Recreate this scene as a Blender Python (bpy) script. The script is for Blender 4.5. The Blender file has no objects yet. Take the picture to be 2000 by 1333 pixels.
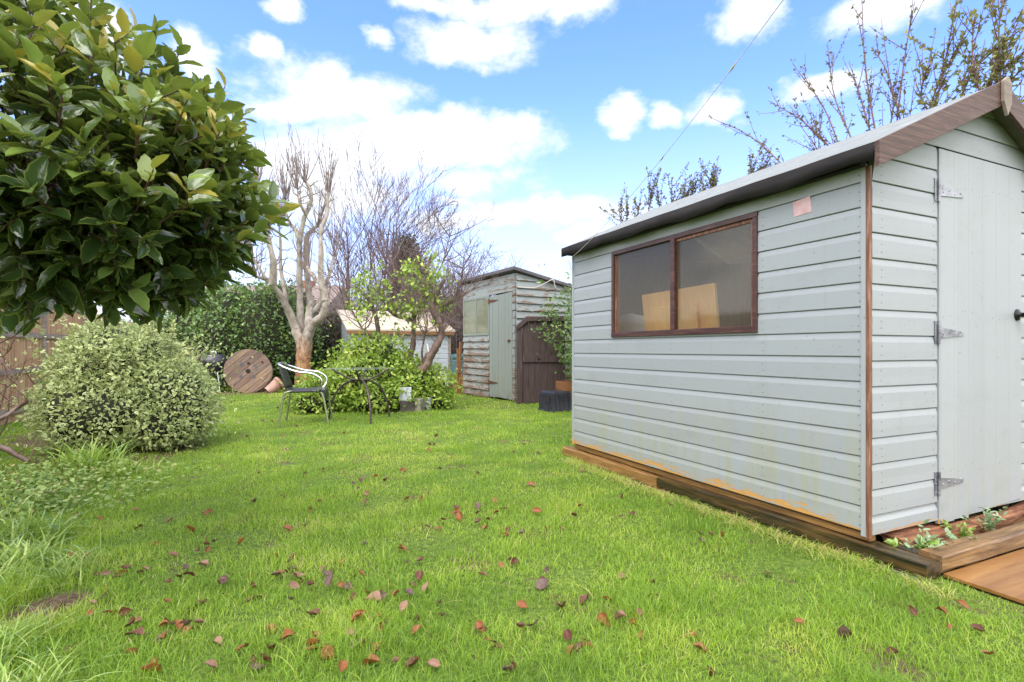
import bpy, math, random
import numpy as np
from mathutils import Vector, Matrix, Euler
S = bpy.context.scene
C = S.collection
R = math.radians
CAMZ, F = 0.9, 1040.0
AX = R(24.77)                                    # the garden's axis, turned from north
def at(u, v, Y):                                 # survey helper: bearing (u, v) at distance Y
    return Vector(((u-1000)/F*Y, Y, CAMZ+(683-v)/F*Y))
def gy(v, z=0.0): return (CAMZ-z)*F/(v-683)      # distance of a ground point
# ------------------------------------------------------------------ node helper
class G:
    def __init__(s, nt): s.nt = nt
    def n(s, t, props=None, **ins):
        nd = s.nt.nodes.new(t)
        for k, v in (props or {}).items(): setattr(nd, k, v)
        for k, v in ins.items():
            key = int(k[1:]) if k[0] == 'i' and k[1:].isdigit() else k.replace('_', ' ')
            sk = nd.inputs[key]
            if isinstance(v, bpy.types.NodeSocket): s.nt.links.new(v, sk)
            else:
                if hasattr(sk.default_value, '__len__') and not hasattr(v, '__len__'): v = (v,)*len(sk.default_value)
                if sk.type == 'RGBA' and len(v) == 3: v = (*v, 1)
                sk.default_value = v
        return nd
    def m(s, op, a, b=0.0, clamp=False):
        return s.n('ShaderNodeMath', dict(operation=op, use_clamp=clamp), i0=a, i1=b).outputs[0]
    def vm(s, op, a, b=(0,0,0)):
        nd = s.n('ShaderNodeVectorMath', dict(operation=op), i0=a, i1=b)
        return nd.outputs['Value'] if op == 'LENGTH' else nd.outputs[0]
    def step(s, x, lo, hi):
        return s.n('ShaderNodeMapRange', dict(interpolation_type='SMOOTHSTEP'), i0=x, i1=lo, i2=hi).outputs[0]
    def mix(s, f, a, b, mode='MIX'):
        nd = s.n('ShaderNodeMix', dict(data_type='RGBA', blend_type=mode))
        for i, v in ((0, f), (6, a), (7, b)):
            sk = nd.inputs[i]
            if isinstance(v, bpy.types.NodeSocket): s.nt.links.new(v, sk)
            else: sk.default_value = v if i == 0 else ((*v, 1) if len(v) == 3 else v)
        return nd.outputs[2]
    def noise(s, vec, scale=5, detail=4, rough=.6, dist=0.0):
        return s.n('ShaderNodeTexNoise', None, Vector=vec, Scale=scale, Detail=detail, Roughness=rough, Distortion=dist).outputs[0]
    def obj(s): return s.n('ShaderNodeTexCoord').outputs['Object']
    def attr(s, name): return s.n('ShaderNodeAttribute', dict(attribute_name=name)).outputs['Fac']
    def ramp(s, f, stops):
        nd = s.n('ShaderNodeValToRGB', None, Fac=f); e = nd.color_ramp.elements
        while len(e) < len(stops): e.new(.5)
        for k, (p, c) in zip(e, stops): k.position = p; k.color = (*c, 1)
        return nd.outputs[0]
    def bump(s, h, strength=.3, dist=.01):
        return s.n('ShaderNodeBump', None, Strength=strength, Distance=dist, Height=h).outputs[0]
def material(name, fn):
    m = bpy.data.materials.new(name); m.use_nodes = True
    nt = m.node_tree; nt.nodes.clear(); g = G(nt)
    out = nt.nodes.new('ShaderNodeOutputMaterial')
    nt.links.new(fn(g), out.inputs[0]); return m
def bsdf(g, col, rough=.6, normal=None, metal=0.0, spec=.5):
    kw = dict(Base_Color=col, Roughness=rough, Metallic=metal)
    kw['Specular_IOR_Level'] = spec
    nd = g.n('ShaderNodeBsdfPrincipled')
    for k, v in kw.items():
        sk = nd.inputs[k.replace('_', ' ')]
        if isinstance(v, bpy.types.NodeSocket): g.nt.links.new(v, sk)
        else: sk.default_value = (*v, 1) if hasattr(v, '__len__') and len(v) == 3 else v
    if normal is not None: g.nt.links.new(normal, nd.inputs['Normal'])
    return nd.outputs[0]
def vary(name, stops, scale=8, stretch=(1,1,1), rough=.7, bump=.3, bd=.004, detail=6, spec=.4, metal=0.0):
    """base colour from a noise ramp, optional stretched grain, bump from the same noise"""
    def fn(g):
        v = g.vm('MULTIPLY', g.obj(), stretch)
        n = g.noise(v, scale, detail)
        n2 = g.noise(v, scale*6, 3)
        f = g.m('ADD', g.m('MULTIPLY', n, .75), g.m('MULTIPLY', n2, .25))
        return bsdf(g, g.ramp(f, stops), rough, g.bump(f, bump, bd), metal, spec)
    return material(name, fn)
def paint(name, col, wood, zpeel=.14, amount=.0, algae=(.30,.31,.17), alg=.35, rough=.55, zalg=.55, low=.62, zb=.34, pitch=0, vert_grain=False, board=0):
    """weathered paint on boards: peels to bare wood near the ground, faint algae low down"""
    def fn(g):
        o = g.obj(); z = g.n('ShaderNodeSeparateXYZ', None, i0=o).outputs[2]
        st = g.vm('MULTIPLY', o, (26, 26, 2.2) if vert_grain else (3.4, 3.4, 34))
        n = g.noise(st, 1.6, 7, .68); fine = g.noise(g.vm('MULTIPLY', o, (120, 120, 7) if vert_grain else (9, 9, 120)), 2.0, 4)
        big = g.noise(o, 2.3, 3)
        vert = g.noise(g.vm('MULTIPLY', o, (14, 14, 1.2)), 1.5, 4)
        bias = g.m('ADD', g.m('MULTIPLY', g.m('SUBTRACT', 1.0, g.step(z, 0.0, zpeel)), zb), amount)
        if pitch: bias = g.m('ADD', bias, g.m('MULTIPLY', g.m('SUBTRACT', 1.0, g.step(g.m('FRACT', g.m('DIVIDE', g.m('SUBTRACT', z, .02), pitch)), 0.0, .5)), .10)); bias = g.m('ADD', bias, g.m('MULTIPLY', g.m('SUBTRACT', g.noise(o, 1.9, 3), .5), .5))
        mask = g.step(g.m('ADD', n, bias), low+.07, low+.12)
        c = g.mix(g.m('MULTIPLY', g.m('SUBTRACT', big, .35), .5), col, tuple(x*.80 for x in col))
        c = g.mix(g.m('MULTIPLY', g.m('SUBTRACT', fine, .4), .35), c, tuple(min(1, x*1.25) for x in col))
        if board:
            ax_z = g.n('ShaderNodeSeparateXYZ', None, i0=o).outputs[0] if vert_grain else z
            wn_ = g.n('ShaderNodeTexWhiteNoise', dict(noise_dimensions='1D'), W=g.m('FLOOR', g.m('DIVIDE', g.m('SUBTRACT', ax_z, .012), board))).outputs[0]
            c = g.mix(g.m('MULTIPLY', wn_, .28), c, tuple(x*.74 for x in col))
            gr_ = g.step(g.noise(g.vm('MULTIPLY', o, (1, 1, 1.6)), 3.1, 5, .7), .52, .74)
            c = g.mix(g.m('MULTIPLY', gr_, .42), c, (col[0]*.78, col[1]*.76, col[2]*.68))
            spk = g.step(g.noise(o, 55, 2, .5), .70, .76)
            c = g.mix(g.m('MULTIPLY', spk, .35), c, (.10, .10, .09))
            drip = g.step(g.noise(g.vm('MULTIPLY', o, (30, 30, 1.5)), 1.3, 4), .60, .78)
            c = g.mix(g.m('MULTIPLY', drip, .18), c, (.17, .17, .13))
        a = g.m('MULTIPLY', g.m('SUBTRACT', 1.0, g.step(z, .06, zalg)), alg)
        c = g.mix(g.m('MULTIPLY', g.m('MULTIPLY', a, g.step(vert, .35, .7)), 1.0), c, algae)
        w = g.mix(g.noise(g.vm('MULTIPLY', o, (5, 5, 90)), 3, 5), tuple(x*.55 for x in wood), tuple(x*1.35 for x in wood))
        c = g.mix(mask, c, w)
        h = g.m('ADD', g.m('MULTIPLY', fine, .35), g.m('MULTIPLY', mask, -.6))
        return bsdf(g, c, rough, g.bump(h, .35, .002), 0, .4)
    return material(name, fn)
def foliage(name, stops, rough=.42, trans=.3, edge=None, spec=.5, tcol=None, bumps=0):
    """leaves: colour by each leaf's own tint, some light through the blade"""
    def fn(g):
        c = g.ramp(g.attr('tint'), stops)
        if edge: c = g.mix(g.m('MULTIPLY', g.step(g.attr('edge'), edge[1], edge[2]), edge[3]), c, edge[0])
        nm = None
        if bumps: nm = g.bump(g.noise(g.obj(), bumps, 3), .35, .004)
        b = bsdf(g, c, rough, nm, 0, spec)
        t = g.n('ShaderNodeBsdfTranslucent', None, Color=g.mix(.5, c, tcol or (.28,.36,.04)))
        return g.n('ShaderNodeMixShader', None, i0=trans, i1=b, i2=t.outputs[0]).outputs[0]
    return material(name, fn)
def plain(name, col, rough=.5, metal=0.0, spec=.5): return material(name, lambda g: bsdf(g, g.mix(g.m('MULTIPLY', g.noise(g.obj(), 25, 4), .4), col, tuple(x*.6 for x in col)), rough, None, metal, spec))
# ------------------------------------------------------------------ mesh helpers
ORIG = {}
def link(o, parent=None):
    C.objects.link(o)
    if parent is not None: o.parent = parent
    return o
def thing(name, loc, label, cat, group=None, rz=0.0, local=False):
    o = bpy.data.objects.new(name, None); o.empty_display_size = .1
    o.location = loc; o.rotation_euler = (0, 0, rz); C.objects.link(o)
    ORIG[o.name] = Vector((0, 0, 0)) if local else Vector(loc)
    o['label'] = label; o['category'] = cat
    if group: o['group'] = group
    return o
def tag(o, label=None, cat=None, group=None, kind=None):
    for k, v in (('label', label), ('category', cat), ('group', group), ('kind', kind)):
        if v: o[k] = v
    return o
def finish(name, me, mats, parent, label=None):
    for m in (mats if isinstance(mats, (list, tuple)) else [mats]): me.materials.append(m)
    o = bpy.data.objects.new(name, me); link(o, parent)
    if parent is not None: ORIG[o.name] = ORIG[parent.name]
    if label: o['label'] = label
    return o
class MB:
    def __init__(s): s.v = []; s.f = []; s.mi = []; s.sm = []
    def add(s, vs, fs, mi=0, smooth=False):
        k = len(s.v); s.v += [tuple(p) for p in vs]
        for f in fs: s.f.append([i+k for i in f]); s.mi.append(mi); s.sm.append(smooth)
    def box(s, a, b, mi=0, mat=None):
        x0, y0, z0 = a; x1, y1, z1 = b
        vs = [(x0,y0,z0),(x1,y0,z0),(x1,y1,z0),(x0,y1,z0),(x0,y0,z1),(x1,y0,z1),(x1,y1,z1),(x0,y1,z1)]
        if mat is not None: vs = [mat @ Vector(p) for p in vs]
        s.add(vs, [(3,2,1,0),(4,5,6,7),(0,1,5,4),(1,2,6,5),(2,3,7,6),(3,0,4,7)], mi)
    def prism(s, poly, d, mi=0):                 # poly: 3D points, d: extrusion vector
        n = len(poly); d = Vector(d)
        vs = [Vector(p) for p in poly]; vs += [p+d for p in vs]
        fs = [list(range(n))[::-1], list(range(n, 2*n))] + [(i, (i+1) % n, n+(i+1) % n, n+i) for i in range(n)]
        s.add(vs, fs, mi)
    def tube(s, pts, rad, n=8, mi=0, cap=True):
        pts = [Vector(p) for p in pts]; m = len(pts)
        if not hasattr(rad, '__len__'): rad = [rad]*m
        t = (pts[1]-pts[0]).normalized()
        u = t.orthogonal().normalized(); vs = []
        for i, p in enumerate(pts):
            t2 = (pts[min(i+1, m-1)]-pts[max(i-1, 0)])
            if t2.length < 1e-9: t2 = t
            t2.normalize(); u = (u-t2*u.dot(t2))
            u = u.normalized() if u.length > 1e-6 else t2.orthogonal().normalized()
            w = t2.cross(u)
            for k in range(n):
                a = 2*math.pi*k/n; vs.append(p+(u*math.cos(a)+w*math.sin(a))*rad[i])
        fs = [(i*n+k, i*n+(k+1) % n, (i+1)*n+(k+1) % n, (i+1)*n+k) for i in range(m-1) for k in range(n)]
        s.add(vs, fs, mi, True)
        if cap and n > 3: s.add(vs[:n], [list(range(n))[::-1]], mi); s.add(vs[-n:], [list(range(n))], mi)
    def lathe(s, prof, n=24, mi=0, mat=None, smooth=True):
        vs = [Vector((r*math.cos(2*math.pi*k/n), r*math.sin(2*math.pi*k/n), z)) for r, z in prof for k in range(n)]
        if mat is not None: vs = [mat @ p for p in vs]
        s.add(vs, [(i*n+k, i*n+(k+1) % n, (i+1)*n+(k+1) % n, (i+1)*n+k) for i in range(len(prof)-1) for k in range(n)], mi, smooth)
    def build(s, name, mats, parent=None, bevel=0, label=None, jitter=0):
        o0 = ORIG[parent.name] if parent is not None else Vector((0, 0, 0))
        me = bpy.data.meshes.new(name)
        me.from_pydata([tuple(Vector(p)-o0) for p in s.v], [], s.f)
        me.polygons.foreach_set('material_index', s.mi); me.polygons.foreach_set('use_smooth', s.sm)
        me.update()
        o = finish(name, me, mats, parent, label)
        if bevel:
            b = o.modifiers.new('edge', 'BEVEL'); b.width = bevel; b.segments = 2; b.limit_method = 'ANGLE'; b.angle_limit = R(40)
        return o
def at_base(o, loc):                              # move a single-mesh thing's origin to its base
    o.data.transform(Matrix.Translation(-Vector(loc))); o.location = loc; return o
def np_mesh(name, V, Fc, attrs, mats, parent=None, smooth=False):
    """V (n,3), Fc (m,k) faces all with k corners"""
    o0 = np.array(ORIG[parent.name]) if parent is not None else np.zeros(3)
    V = V-o0; m, k = Fc.shape
    me = bpy.data.meshes.new(name)
    me.vertices.add(len(V)); me.vertices.foreach_set('co', V.astype(np.float32).ravel())
    me.loops.add(m*k); me.loops.foreach_set('vertex_index', Fc.astype(np.int32).ravel())
    me.polygons.add(m); me.polygons.foreach_set('loop_start', np.arange(0, m*k, k, dtype=np.int32))
    if smooth: me.polygons.foreach_set('use_smooth', np.ones(m, dtype=bool))
    for nm, arr in attrs.items():
        a = me.attributes.new(nm, 'FLOAT', 'POINT'); a.data.foreach_set('value', arr.astype(np.float32).ravel())
    me.update(calc_edges=True)
    return finish(name, me, mats, parent)
def nrm(a): return a/np.maximum(np.linalg.norm(a, axis=-1, keepdims=True), 1e-9)
T4 = (np.array([(0,0,0),(.45,-.5,.10),(1,0,-.04),(.45,.5,.10)]), np.array([(0,1,2),(0,2,3)]), np.array([.5,1,1,1]))
T7 = (np.array([(0,0,0),(.28,-.46,.05),(.68,-.40,.04),(1,0,-.08),(.68,.40,.04),(.28,.46,.05),(.5,0,-.04)]),
      np.array([(6,0,1),(6,1,2),(6,2,3),(6,3,4),(6,4,5),(6,5,0)]), np.array([1,1,1,1,1,1,0.]))
def bay_template(rows=9):
    P, E = [], []
    for i in range(rows):
        t = i/(rows-1); w = .5*math.sin(math.pi*min(1, .04+.96*t)**.92)**.75 if 0 < i < rows-1 else .02
        w *= 1+(.09 if i % 2 else -.05)
        for sgn in (-1, -.55, 0, .55, 1):
            P.append((t, sgn*w, .10*abs(sgn)*w*2-.13*t*t+.02*math.sin(5*t+2*sgn))); E.append(1 if abs(sgn) == 1 else .3*(abs(sgn) > .5))
    Fc = [(i*5+k, i*5+k+1, (i+1)*5+k+1, (i+1)*5+k) for i in range(rows-1) for k in range(4)]
    return np.array(P), np.array(Fc), np.array(E, float)
TB = bay_template()
def leaves(name, P, A, N, L, W, tmpl, tint, mats, parent, smooth=False):
    tp, tf, te = tmpl
    A = nrm(A); N = nrm(N-A*np.sum(N*A, 1, keepdims=True)); Sd = np.cross(N, A)
    L = np.broadcast_to(L, len(P)); W = np.broadcast_to(W, len(P))
    V = P[:, None]+(L[:, None]*tp[None, :, 0])[..., None]*A[:, None]+(W[:, None]*tp[None, :, 1])[..., None]*Sd[:, None]+(L[:, None]*tp[None, :, 2])[..., None]*N[:, None]
    k = len(tp); Fc = (np.arange(len(P))[:, None, None]*k+tf[None]).reshape(-1, tf.shape[1])
    return np_mesh(name, V.reshape(-1, 3), Fc, dict(tint=np.repeat(tint, k), edge=np.tile(te, len(P))), mats, parent, smooth)
def lump(d, seed, amp):                           # smooth bumps over directions
    r = np.random.default_rng(seed); o = np.zeros(len(d))
    for f in (2.2, 3.7, 6.1, 9.5):
        for _ in range(3):
            k = nrm(r.normal(size=3))*f; o += np.sin(d@k+r.uniform(0, 6.3))/f**.7
    return 1+amp*o/2.2
def cloud_of_leaves(n, blobs, rng, amp=.16, shell=.3, seed=0, zmin=.02, updir=.5, out=.7, rnd=.7, poke=.0):
    """points, axes, normals of leaves spread through the outer volume of lumpy ellipsoids"""
    w = np.array([b[3]*b[4]+b[4]*b[5]+b[3]*b[5] for b in blobs]); idx = rng.choice(len(blobs), n, p=w/w.sum())
    B = np.array(blobs, float)[idx]; d = nrm(rng.normal(size=(n, 3)))
    rad = lump(d+idx[:, None]*1.7, seed, amp)*(1-shell*rng.random(n)**1.6)
    if poke: rad *= 1+poke*(rng.random(n) > .93)*rng.random(n)
    P = B[:, :3]+d*B[:, 3:6]*rad[:, None]
    o = nrm(d/B[:, 3:6])
    keep = P[:, 2] > zmin
    if len(blobs) > 1:
        for i, b in enumerate(blobs):
            q = (P-np.array(b[:3]))/np.array(b[3:6]); keep &= (np.sum(q*q, 1) > .42) | (idx == i)
    P, o = P[keep], o[keep]; m = len(P)
    N = nrm(out*o+updir*np.array([0, 0, 1])+rnd*rng.normal(size=(m, 3)))
    A = nrm(rng.normal(size=(m, 3))+.8*o+np.array([0, 0, .25]))
    return P, A, N
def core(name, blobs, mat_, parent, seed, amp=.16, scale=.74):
    """solid dark lump that stops see-through; inner shade is put into its colour"""
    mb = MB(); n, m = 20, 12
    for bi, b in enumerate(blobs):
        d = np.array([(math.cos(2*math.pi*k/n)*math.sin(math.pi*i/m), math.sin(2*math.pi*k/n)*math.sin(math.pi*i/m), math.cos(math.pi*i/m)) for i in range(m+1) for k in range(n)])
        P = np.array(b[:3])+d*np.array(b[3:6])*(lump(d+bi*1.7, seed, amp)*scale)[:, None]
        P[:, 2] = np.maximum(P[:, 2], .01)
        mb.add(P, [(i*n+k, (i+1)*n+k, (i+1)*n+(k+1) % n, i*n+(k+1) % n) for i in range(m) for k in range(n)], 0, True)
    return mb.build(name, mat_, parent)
def grow(mb, p, d, length, r, level, rng, up=.15, wig=.12, kids=4, spread=.6, ratio=.62, n=5, tips=None, first=.3, rmin=.0025):
    p = Vector(p); d = Vector(d).normalized(); k = 6 if level > 1 else (5 if level == 1 else 4)
    pts, rad = [p.copy()], [r]
    for i in range(k):
        d = (d+Vector(rng.normal(0, wig, 3))+Vector((0, 0, up))*(1/k)*2).normalized()
        p = p+d*length/k; pts.append(p.copy()); rad.append(max(rmin*.7, r*(1-.72*(i+1)/k)))
    mb.tube(pts, rad, n if level > 1 else (4 if level == 1 else 3), cap=False)
    if tips is not None and level <= 1: tips += pts[2:]
    if level <= 0: return
    for j in range(kids):
        t = first+(1-first)*(j+rng.random())/kids; i = min(k-1, int(t*k)); q = pts[i].lerp(pts[i+1], t*k-i)
        dd = (pts[i+1]-pts[i]).normalized(); o = Vector(rng.normal(0, 1, 3)); o = (o-dd*o.dot(dd)).normalized()
        grow(mb, q, dd*(1-spread*.5)+o*spread, length*ratio*rng.uniform(.6, 1.15)*(1.1-.5*t), max(rmin, rad[i]*.6), level-1, rng, up, wig, max(2, kids-(1 if level < 3 else 0)), spread, ratio, n, tips, .2, rmin)
def smooth_path(pts, k=4):
    """Catmull-Rom through the given points"""
    P = [Vector(p) for p in pts]; P = [P[0]*2-P[1]]+P+[P[-1]*2-P[-2]]; out = []
    for i in range(1, len(P)-2):
        a, b, c, d = P[i-1:i+3]
        for j in range(k):
            t = j/k; out.append(.5*((2*b)+(c-a)*t+(2*a-5*b+4*c-d)*t*t+(3*b-a-3*c+d)*t**3))
    return out+[P[-2]]
def taper(n, a, b): return [a+(b-a)*i/(n-1) for i in range(n)]
# ------------------------------------------------------------------ materials
M = {}
M['sage'] = paint('sage_paint', (.298,.322,.333), (.50,.27,.08), zpeel=.13, amount=-.07, algae=(.29,.29,.17), alg=.6, zalg=.7, board=.1066)
M['sage_door'] = paint('sage_paint_door', (.305,.328,.338), (.56,.28,.07), zpeel=.02, amount=-.25, alg=.25, vert_grain=True, board=.126)
M['sage_front'] = paint('sage_paint_front', (.298,.322,.333), (.40,.24,.12), zpeel=.06, amount=-.13, algae=(.31,.31,.24), alg=.3, board=.1094)
M['old_blue'] = paint('old_blue_paint', (.245,.272,.27), (.17,.105,.07), zpeel=1.1, amount=.085, alg=.35, zalg=1.8, rough=.75, low=.58, zb=.11, pitch=.128)
M['old_door'] = paint('old_door_paint', (.21,.24,.225), (.17,.12,.08), zpeel=.4, amount=.02, alg=.4, zalg=2.0, rough=.75, zb=.15, vert_grain=True)
M['pale_blue'] = paint('pale_blue_paint', (.40,.435,.47), (.30,.18,.11), zpeel=.6, amount=.0, alg=.15, zalg=.8, zb=.12, pitch=.112)
def wood(name, dark, mid, light, scale=6, stretch=(1, .06, 1), rough=.6, bump=.5): return vary(name, [(.30, dark), (.5, mid), (.68, light)], scale, tuple(60*x for x in stretch), rough, bump, .003)
M['barge'] = wood('bargeboard_wood', (.032,.016,.012), (.075,.038,.028), (.15,.09,.065), .9, (.08, 1, 1.6), .6, .6)
M['frame'] = wood('window_frame_wood', (.025,.010,.008), (.058,.021,.016), (.12,.055,.04), 1.2, (1, .1, 1), .4)
M['trim'] = wood('corner_trim_wood', (.07,.025,.013), (.17,.07,.035), (.34,.20,.14), 1.2, (1, 1, .08), .6)
M['golden'] = wood('golden_joist_wood', (.08,.04,.012), (.22,.115,.032), (.38,.21,.065), .8, (1, .08, 1.4), .55)
M['sleeper'] = wood('wet_sleeper_wood', (.010,.009,.006), (.038,.028,.013), (.14,.08,.025), .55, (1, .09, 1.5), .3, .8)
M['sleeper_b'] = wood('brown_sleeper_wood', (.05,.028,.013), (.16,.09,.035), (.33,.20,.075), .5, (.09, 1, 1.5), .5, .8)
M['rotten'] = wood('rotten_wood', (.035,.014,.008), (.17,.065,.03), (.40,.20,.085), .7, (.10, 1, 2.2), .8, 1.0)
M['ply'] = wood('weathered_plywood', (.055,.022,.008), (.19,.085,.022), (.34,.18,.06), .22, (.05, .45, 1), .3, .25)
M['felt'] = vary('grey_green_felt', [(.3, (.15,.165,.155)), (.55, (.21,.225,.215)), (.75, (.28,.30,.29))], 14, rough=.85, bump=.4, bd=.003)
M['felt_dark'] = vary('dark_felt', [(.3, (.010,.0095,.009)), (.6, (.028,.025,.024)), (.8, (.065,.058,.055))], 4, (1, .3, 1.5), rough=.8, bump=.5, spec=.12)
M['felt_old'] = vary('old_roof_felt', [(.3, (.05,.045,.05)), (.6, (.11,.10,.11)), (.8, (.2,.19,.2))], 5, rough=.7, bump=.5)
M['felt_cream'] = vary('cream_roof_felt', [(.3, (.36,.30,.23)), (.6, (.47,.41,.32)), (.8, (.55,.51,.43))], 2, rough=.7, bump=.3)
M['galv'] = vary('galvanised_steel', [(.35, (.10,.10,.115)), (.5, (.24,.245,.27)), (.75, (.40,.41,.44))], 22, rough=.4, bump=.2, bd=.001, metal=.6)
M['nail'] = plain('nail_head', (.10,.095,.09), .5, .5)
M['iron'] = plain('black_iron', (.02,.02,.022), .4, .6)
M['rust'] = plain('rusty_iron', (.12,.05,.025), .8, .3)
M['darkwood'] = wood('dark_brown_gate_wood', (.018,.011,.010), (.05,.03,.027), (.10,.065,.055), .9, (1.2, 1, .07), .65, .6)
M['pine'] = wood('pale_pine_board', (.80,.36,.07), (.88,.47,.12), (.92,.58,.18), .8, (1, 1, .12), .5, .1)
M['plaster'] = plain('white_sheet', (.72,.70,.66), .6)
M['inside'] = wood('unpainted_inner_boards', (.14,.09,.05), (.20,.13,.075), (.26,.18,.11), 1, (1, 1, .1), .8, .2)
M['label_pink'] = vary('faded_pink_paper', [(.35, (.52,.30,.30)), (.6, (.60,.42,.42)), (.8, (.5,.52,.5))], 30, rough=.8, bump=.2)
M['bark_pale'] = vary('pale_bark', [(.30, (.11,.09,.07)), (.5, (.27,.235,.19)), (.7, (.42,.39,.34))], 9, (1, 1, .6), .75, 1.0, .02)
def trunkfn(g):
    o = g.obj(); z = g.n('ShaderNodeSeparateXYZ', None, i0=o).outputs[2]
    n = g.noise(g.vm('MULTIPLY', o, (6, 6, 2.5)), 3, 6); 
    c = g.ramp(n, [(.3, (.10,.08,.06)), (.5, (.28,.24,.19)), (.7, (.42,.385,.33))])
    w = g.ramp(n, [(.3, (.10,.045,.02)), (.5, (.30,.14,.05)), (.7, (.42,.26,.13))])
    f = g.m('SUBTRACT', 1.0, g.step(g.m('ADD', z, g.m('MULTIPLY', n, 1.1)), 1.0, 2.1))
    return bsdf(g, g.mix(f, c, w), .6, g.bump(n, 1.0, .02))
M['bark_trunk'] = material('orange_stained_pale_bark', trunkfn)
M['bark_brown'] = vary('brown_bark', [(.3, (.05,.03,.022)), (.5, (.14,.09,.07)), (.7, (.26,.19,.15))], 9, (1, 1, .6), .6, .6, .008)
M['twig'] = plain('brown_twigs', (.145,.092,.085), .7)
M['twig_grey'] = plain('grey_brown_twigs', (.21,.16,.14), .7)
M['twig_red'] = plain('red_brown_stems', (.16,.075,.06), .6)
M['bark_wet'] = vary('wet_dark_bark', [(.3, (.025,.012,.008)), (.55, (.085,.04,.026)), (.75, (.17,.10,.07))], 12, (1, 1, .5), .4, .6, .006)
M['core'] = vary('dark_shrub_core', [(.35, (.012,.014,.006)), (.6, (.03,.032,.014)), (.8, (.05,.045,.02))], 30, rough=.9, bump=1.0, bd=.03)  # near-black filler inside shrubs, inner shade put into the colour
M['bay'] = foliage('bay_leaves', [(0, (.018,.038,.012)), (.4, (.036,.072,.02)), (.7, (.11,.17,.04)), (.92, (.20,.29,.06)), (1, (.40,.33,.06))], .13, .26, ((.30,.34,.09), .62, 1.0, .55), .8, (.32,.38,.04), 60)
M['pitto'] = foliage('variegated_leaves', [(0, (.10,.16,.06)), (.5, (.21,.30,.10)), (1, (.40,.46,.13))], .4, .28, ((.58,.62,.27), .3, 1.0, .75), .5, (.4,.45,.2))
M['ivy'] = foliage('hedge_leaves', [(0, (.045,.10,.028)), (.45, (.115,.21,.06)), (.85, (.21,.33,.095)), (1, (.36,.42,.13))], .34, .28, None, .5)
M['bush'] = foliage('bright_shrub_leaves', [(0, (.09,.17,.025)), (.4, (.22,.34,.045)), (.8, (.38,.50,.08)), (1, (.55,.58,.15))], .4, .32, None, .5, (.4,.5,.06))
M['conif'] = foliage('dark_evergreen_leaves', [(0, (.020,.035,.016)), (.6, (.045,.065,.03)), (1, (.10,.11,.055))], .6, .1, None, .3)
M['stemleaf'] = foliage('small_brown_green_leaves', [(0, (.11,.07,.055)), (.35, (.17,.13,.085)), (.7, (.19,.21,.08)), (1, (.36,.33,.09))], .45, .3, None, .5)
M['weed'] = foliage('grey_green_weed_leaves', [(0, (.14,.24,.11)), (.6, (.28,.38,.22)), (1, (.42,.50,.36))], .6, .25, None, .3)
M['grass'] = foliage('grass_blades', [(0, (.10,.19,.024)), (.35, (.215,.365,.038)), (.65, (.33,.49,.054)), (.86, (.50,.58,.085)), (1, (.64,.54,.26))], .42, .45, None, .4, (.42,.56,.05))
M['strap'] = foliage('strap_leaves', [(0, (.13,.24,.035)), (.5, (.27,.42,.07)), (1, (.50,.58,.20))], .24, .38, None, .6, (.4,.5,.06))
M['cover'] = foliage('ground_ivy_leaves', [(0, (.09,.16,.035)), (.45, (.18,.28,.06)), (.8, (.30,.37,.10)), (1, (.30,.24,.10))], .5, .25, None, .4)
def groundfn(g):
    o = g.obj(); n = g.noise(o, 3, 8, .65); n2 = g.noise(o, 45, 5, .7); big = g.noise(o, .7, 3)
    green = g.ramp(n2, [(.3, (.035,.06,.012)), (.55, (.11,.17,.025)), (.75, (.22,.28,.045))])
    soil = g.ramp(n2, [(.3, (.045,.028,.017)), (.55, (.12,.078,.05)), (.75, (.26,.18,.12))])
    f = g.step(n, .56, .66)
    for (x, y, r) in SOIL:
        d = g.vm('LENGTH', g.vm('SUBTRACT', o, (x, y, 0)))
        f = g.m('MAXIMUM', f, g.m('SUBTRACT', 1.0, g.step(g.m('ADD', d, g.m('MULTIPLY', n, .5*r)), r*.9, r*1.5)))
    return bsdf(g, g.mix(f, green, soil), .9, g.bump(n2, .8, .02), 0, .2)
SOIL = [(-1.60, 1.85, .13), (-3.4, 4.6, .7), (-5.6, 11.2, .8), (-4.4, 5.6, .8), (2.6, 2.3, .9), (-3.9, 10.8, .7)]
M['ground'] = material('lawn_soil', groundfn)
def glassfn(dust, dcol, refl=.35):
    def fn(g):
        fr = g.m('ADD', .03, g.m('MULTIPLY', g.m('POWER', g.n('ShaderNodeLayerWeight', None, Blend=.5).outputs['Facing'], 4.0), refl))
        t = g.n('ShaderNodeBsdfTransparent', None, Color=(.93,.94,.93)).outputs[0]
        gl = g.n('ShaderNodeBsdfGlossy', None, Roughness=.06, Color=(1, 1, 1)).outputs[0]
        a = g.n('ShaderNodeMixShader', None, i0=fr, i1=t, i2=gl).outputs[0]
        d = g.n('ShaderNodeBsdfDiffuse', None, Color=dcol).outputs[0]
        o = g.obj(); sp = g.noise(o, 60, 5, .7); bl = g.noise(o, 4, 3)
        f = g.m('MULTIPLY', g.m('ADD', g.m('ADD', .55, bl), g.m('MULTIPLY', g.step(sp, .60, .80), .35)), dust)
        return g.n('ShaderNodeMixShader', None, i0=f, i1=a, i2=d).outputs[0]
    return fn
M['glass_dusty'] = material('dusty_window_glass', glassfn(.19, (.20,.17,.13), .06))
M['glass_old'] = material('grimy_window_glass', glassfn(.22, (.50,.52,.36)))
M['glass_table'] = material('clear_table_glass', glassfn(.03, (.6,.65,.62)))
M['alu'] = material('polished_aluminium', lambda g: bsdf(g, (.82,.82,.84), .22, None, 1.0))
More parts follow.
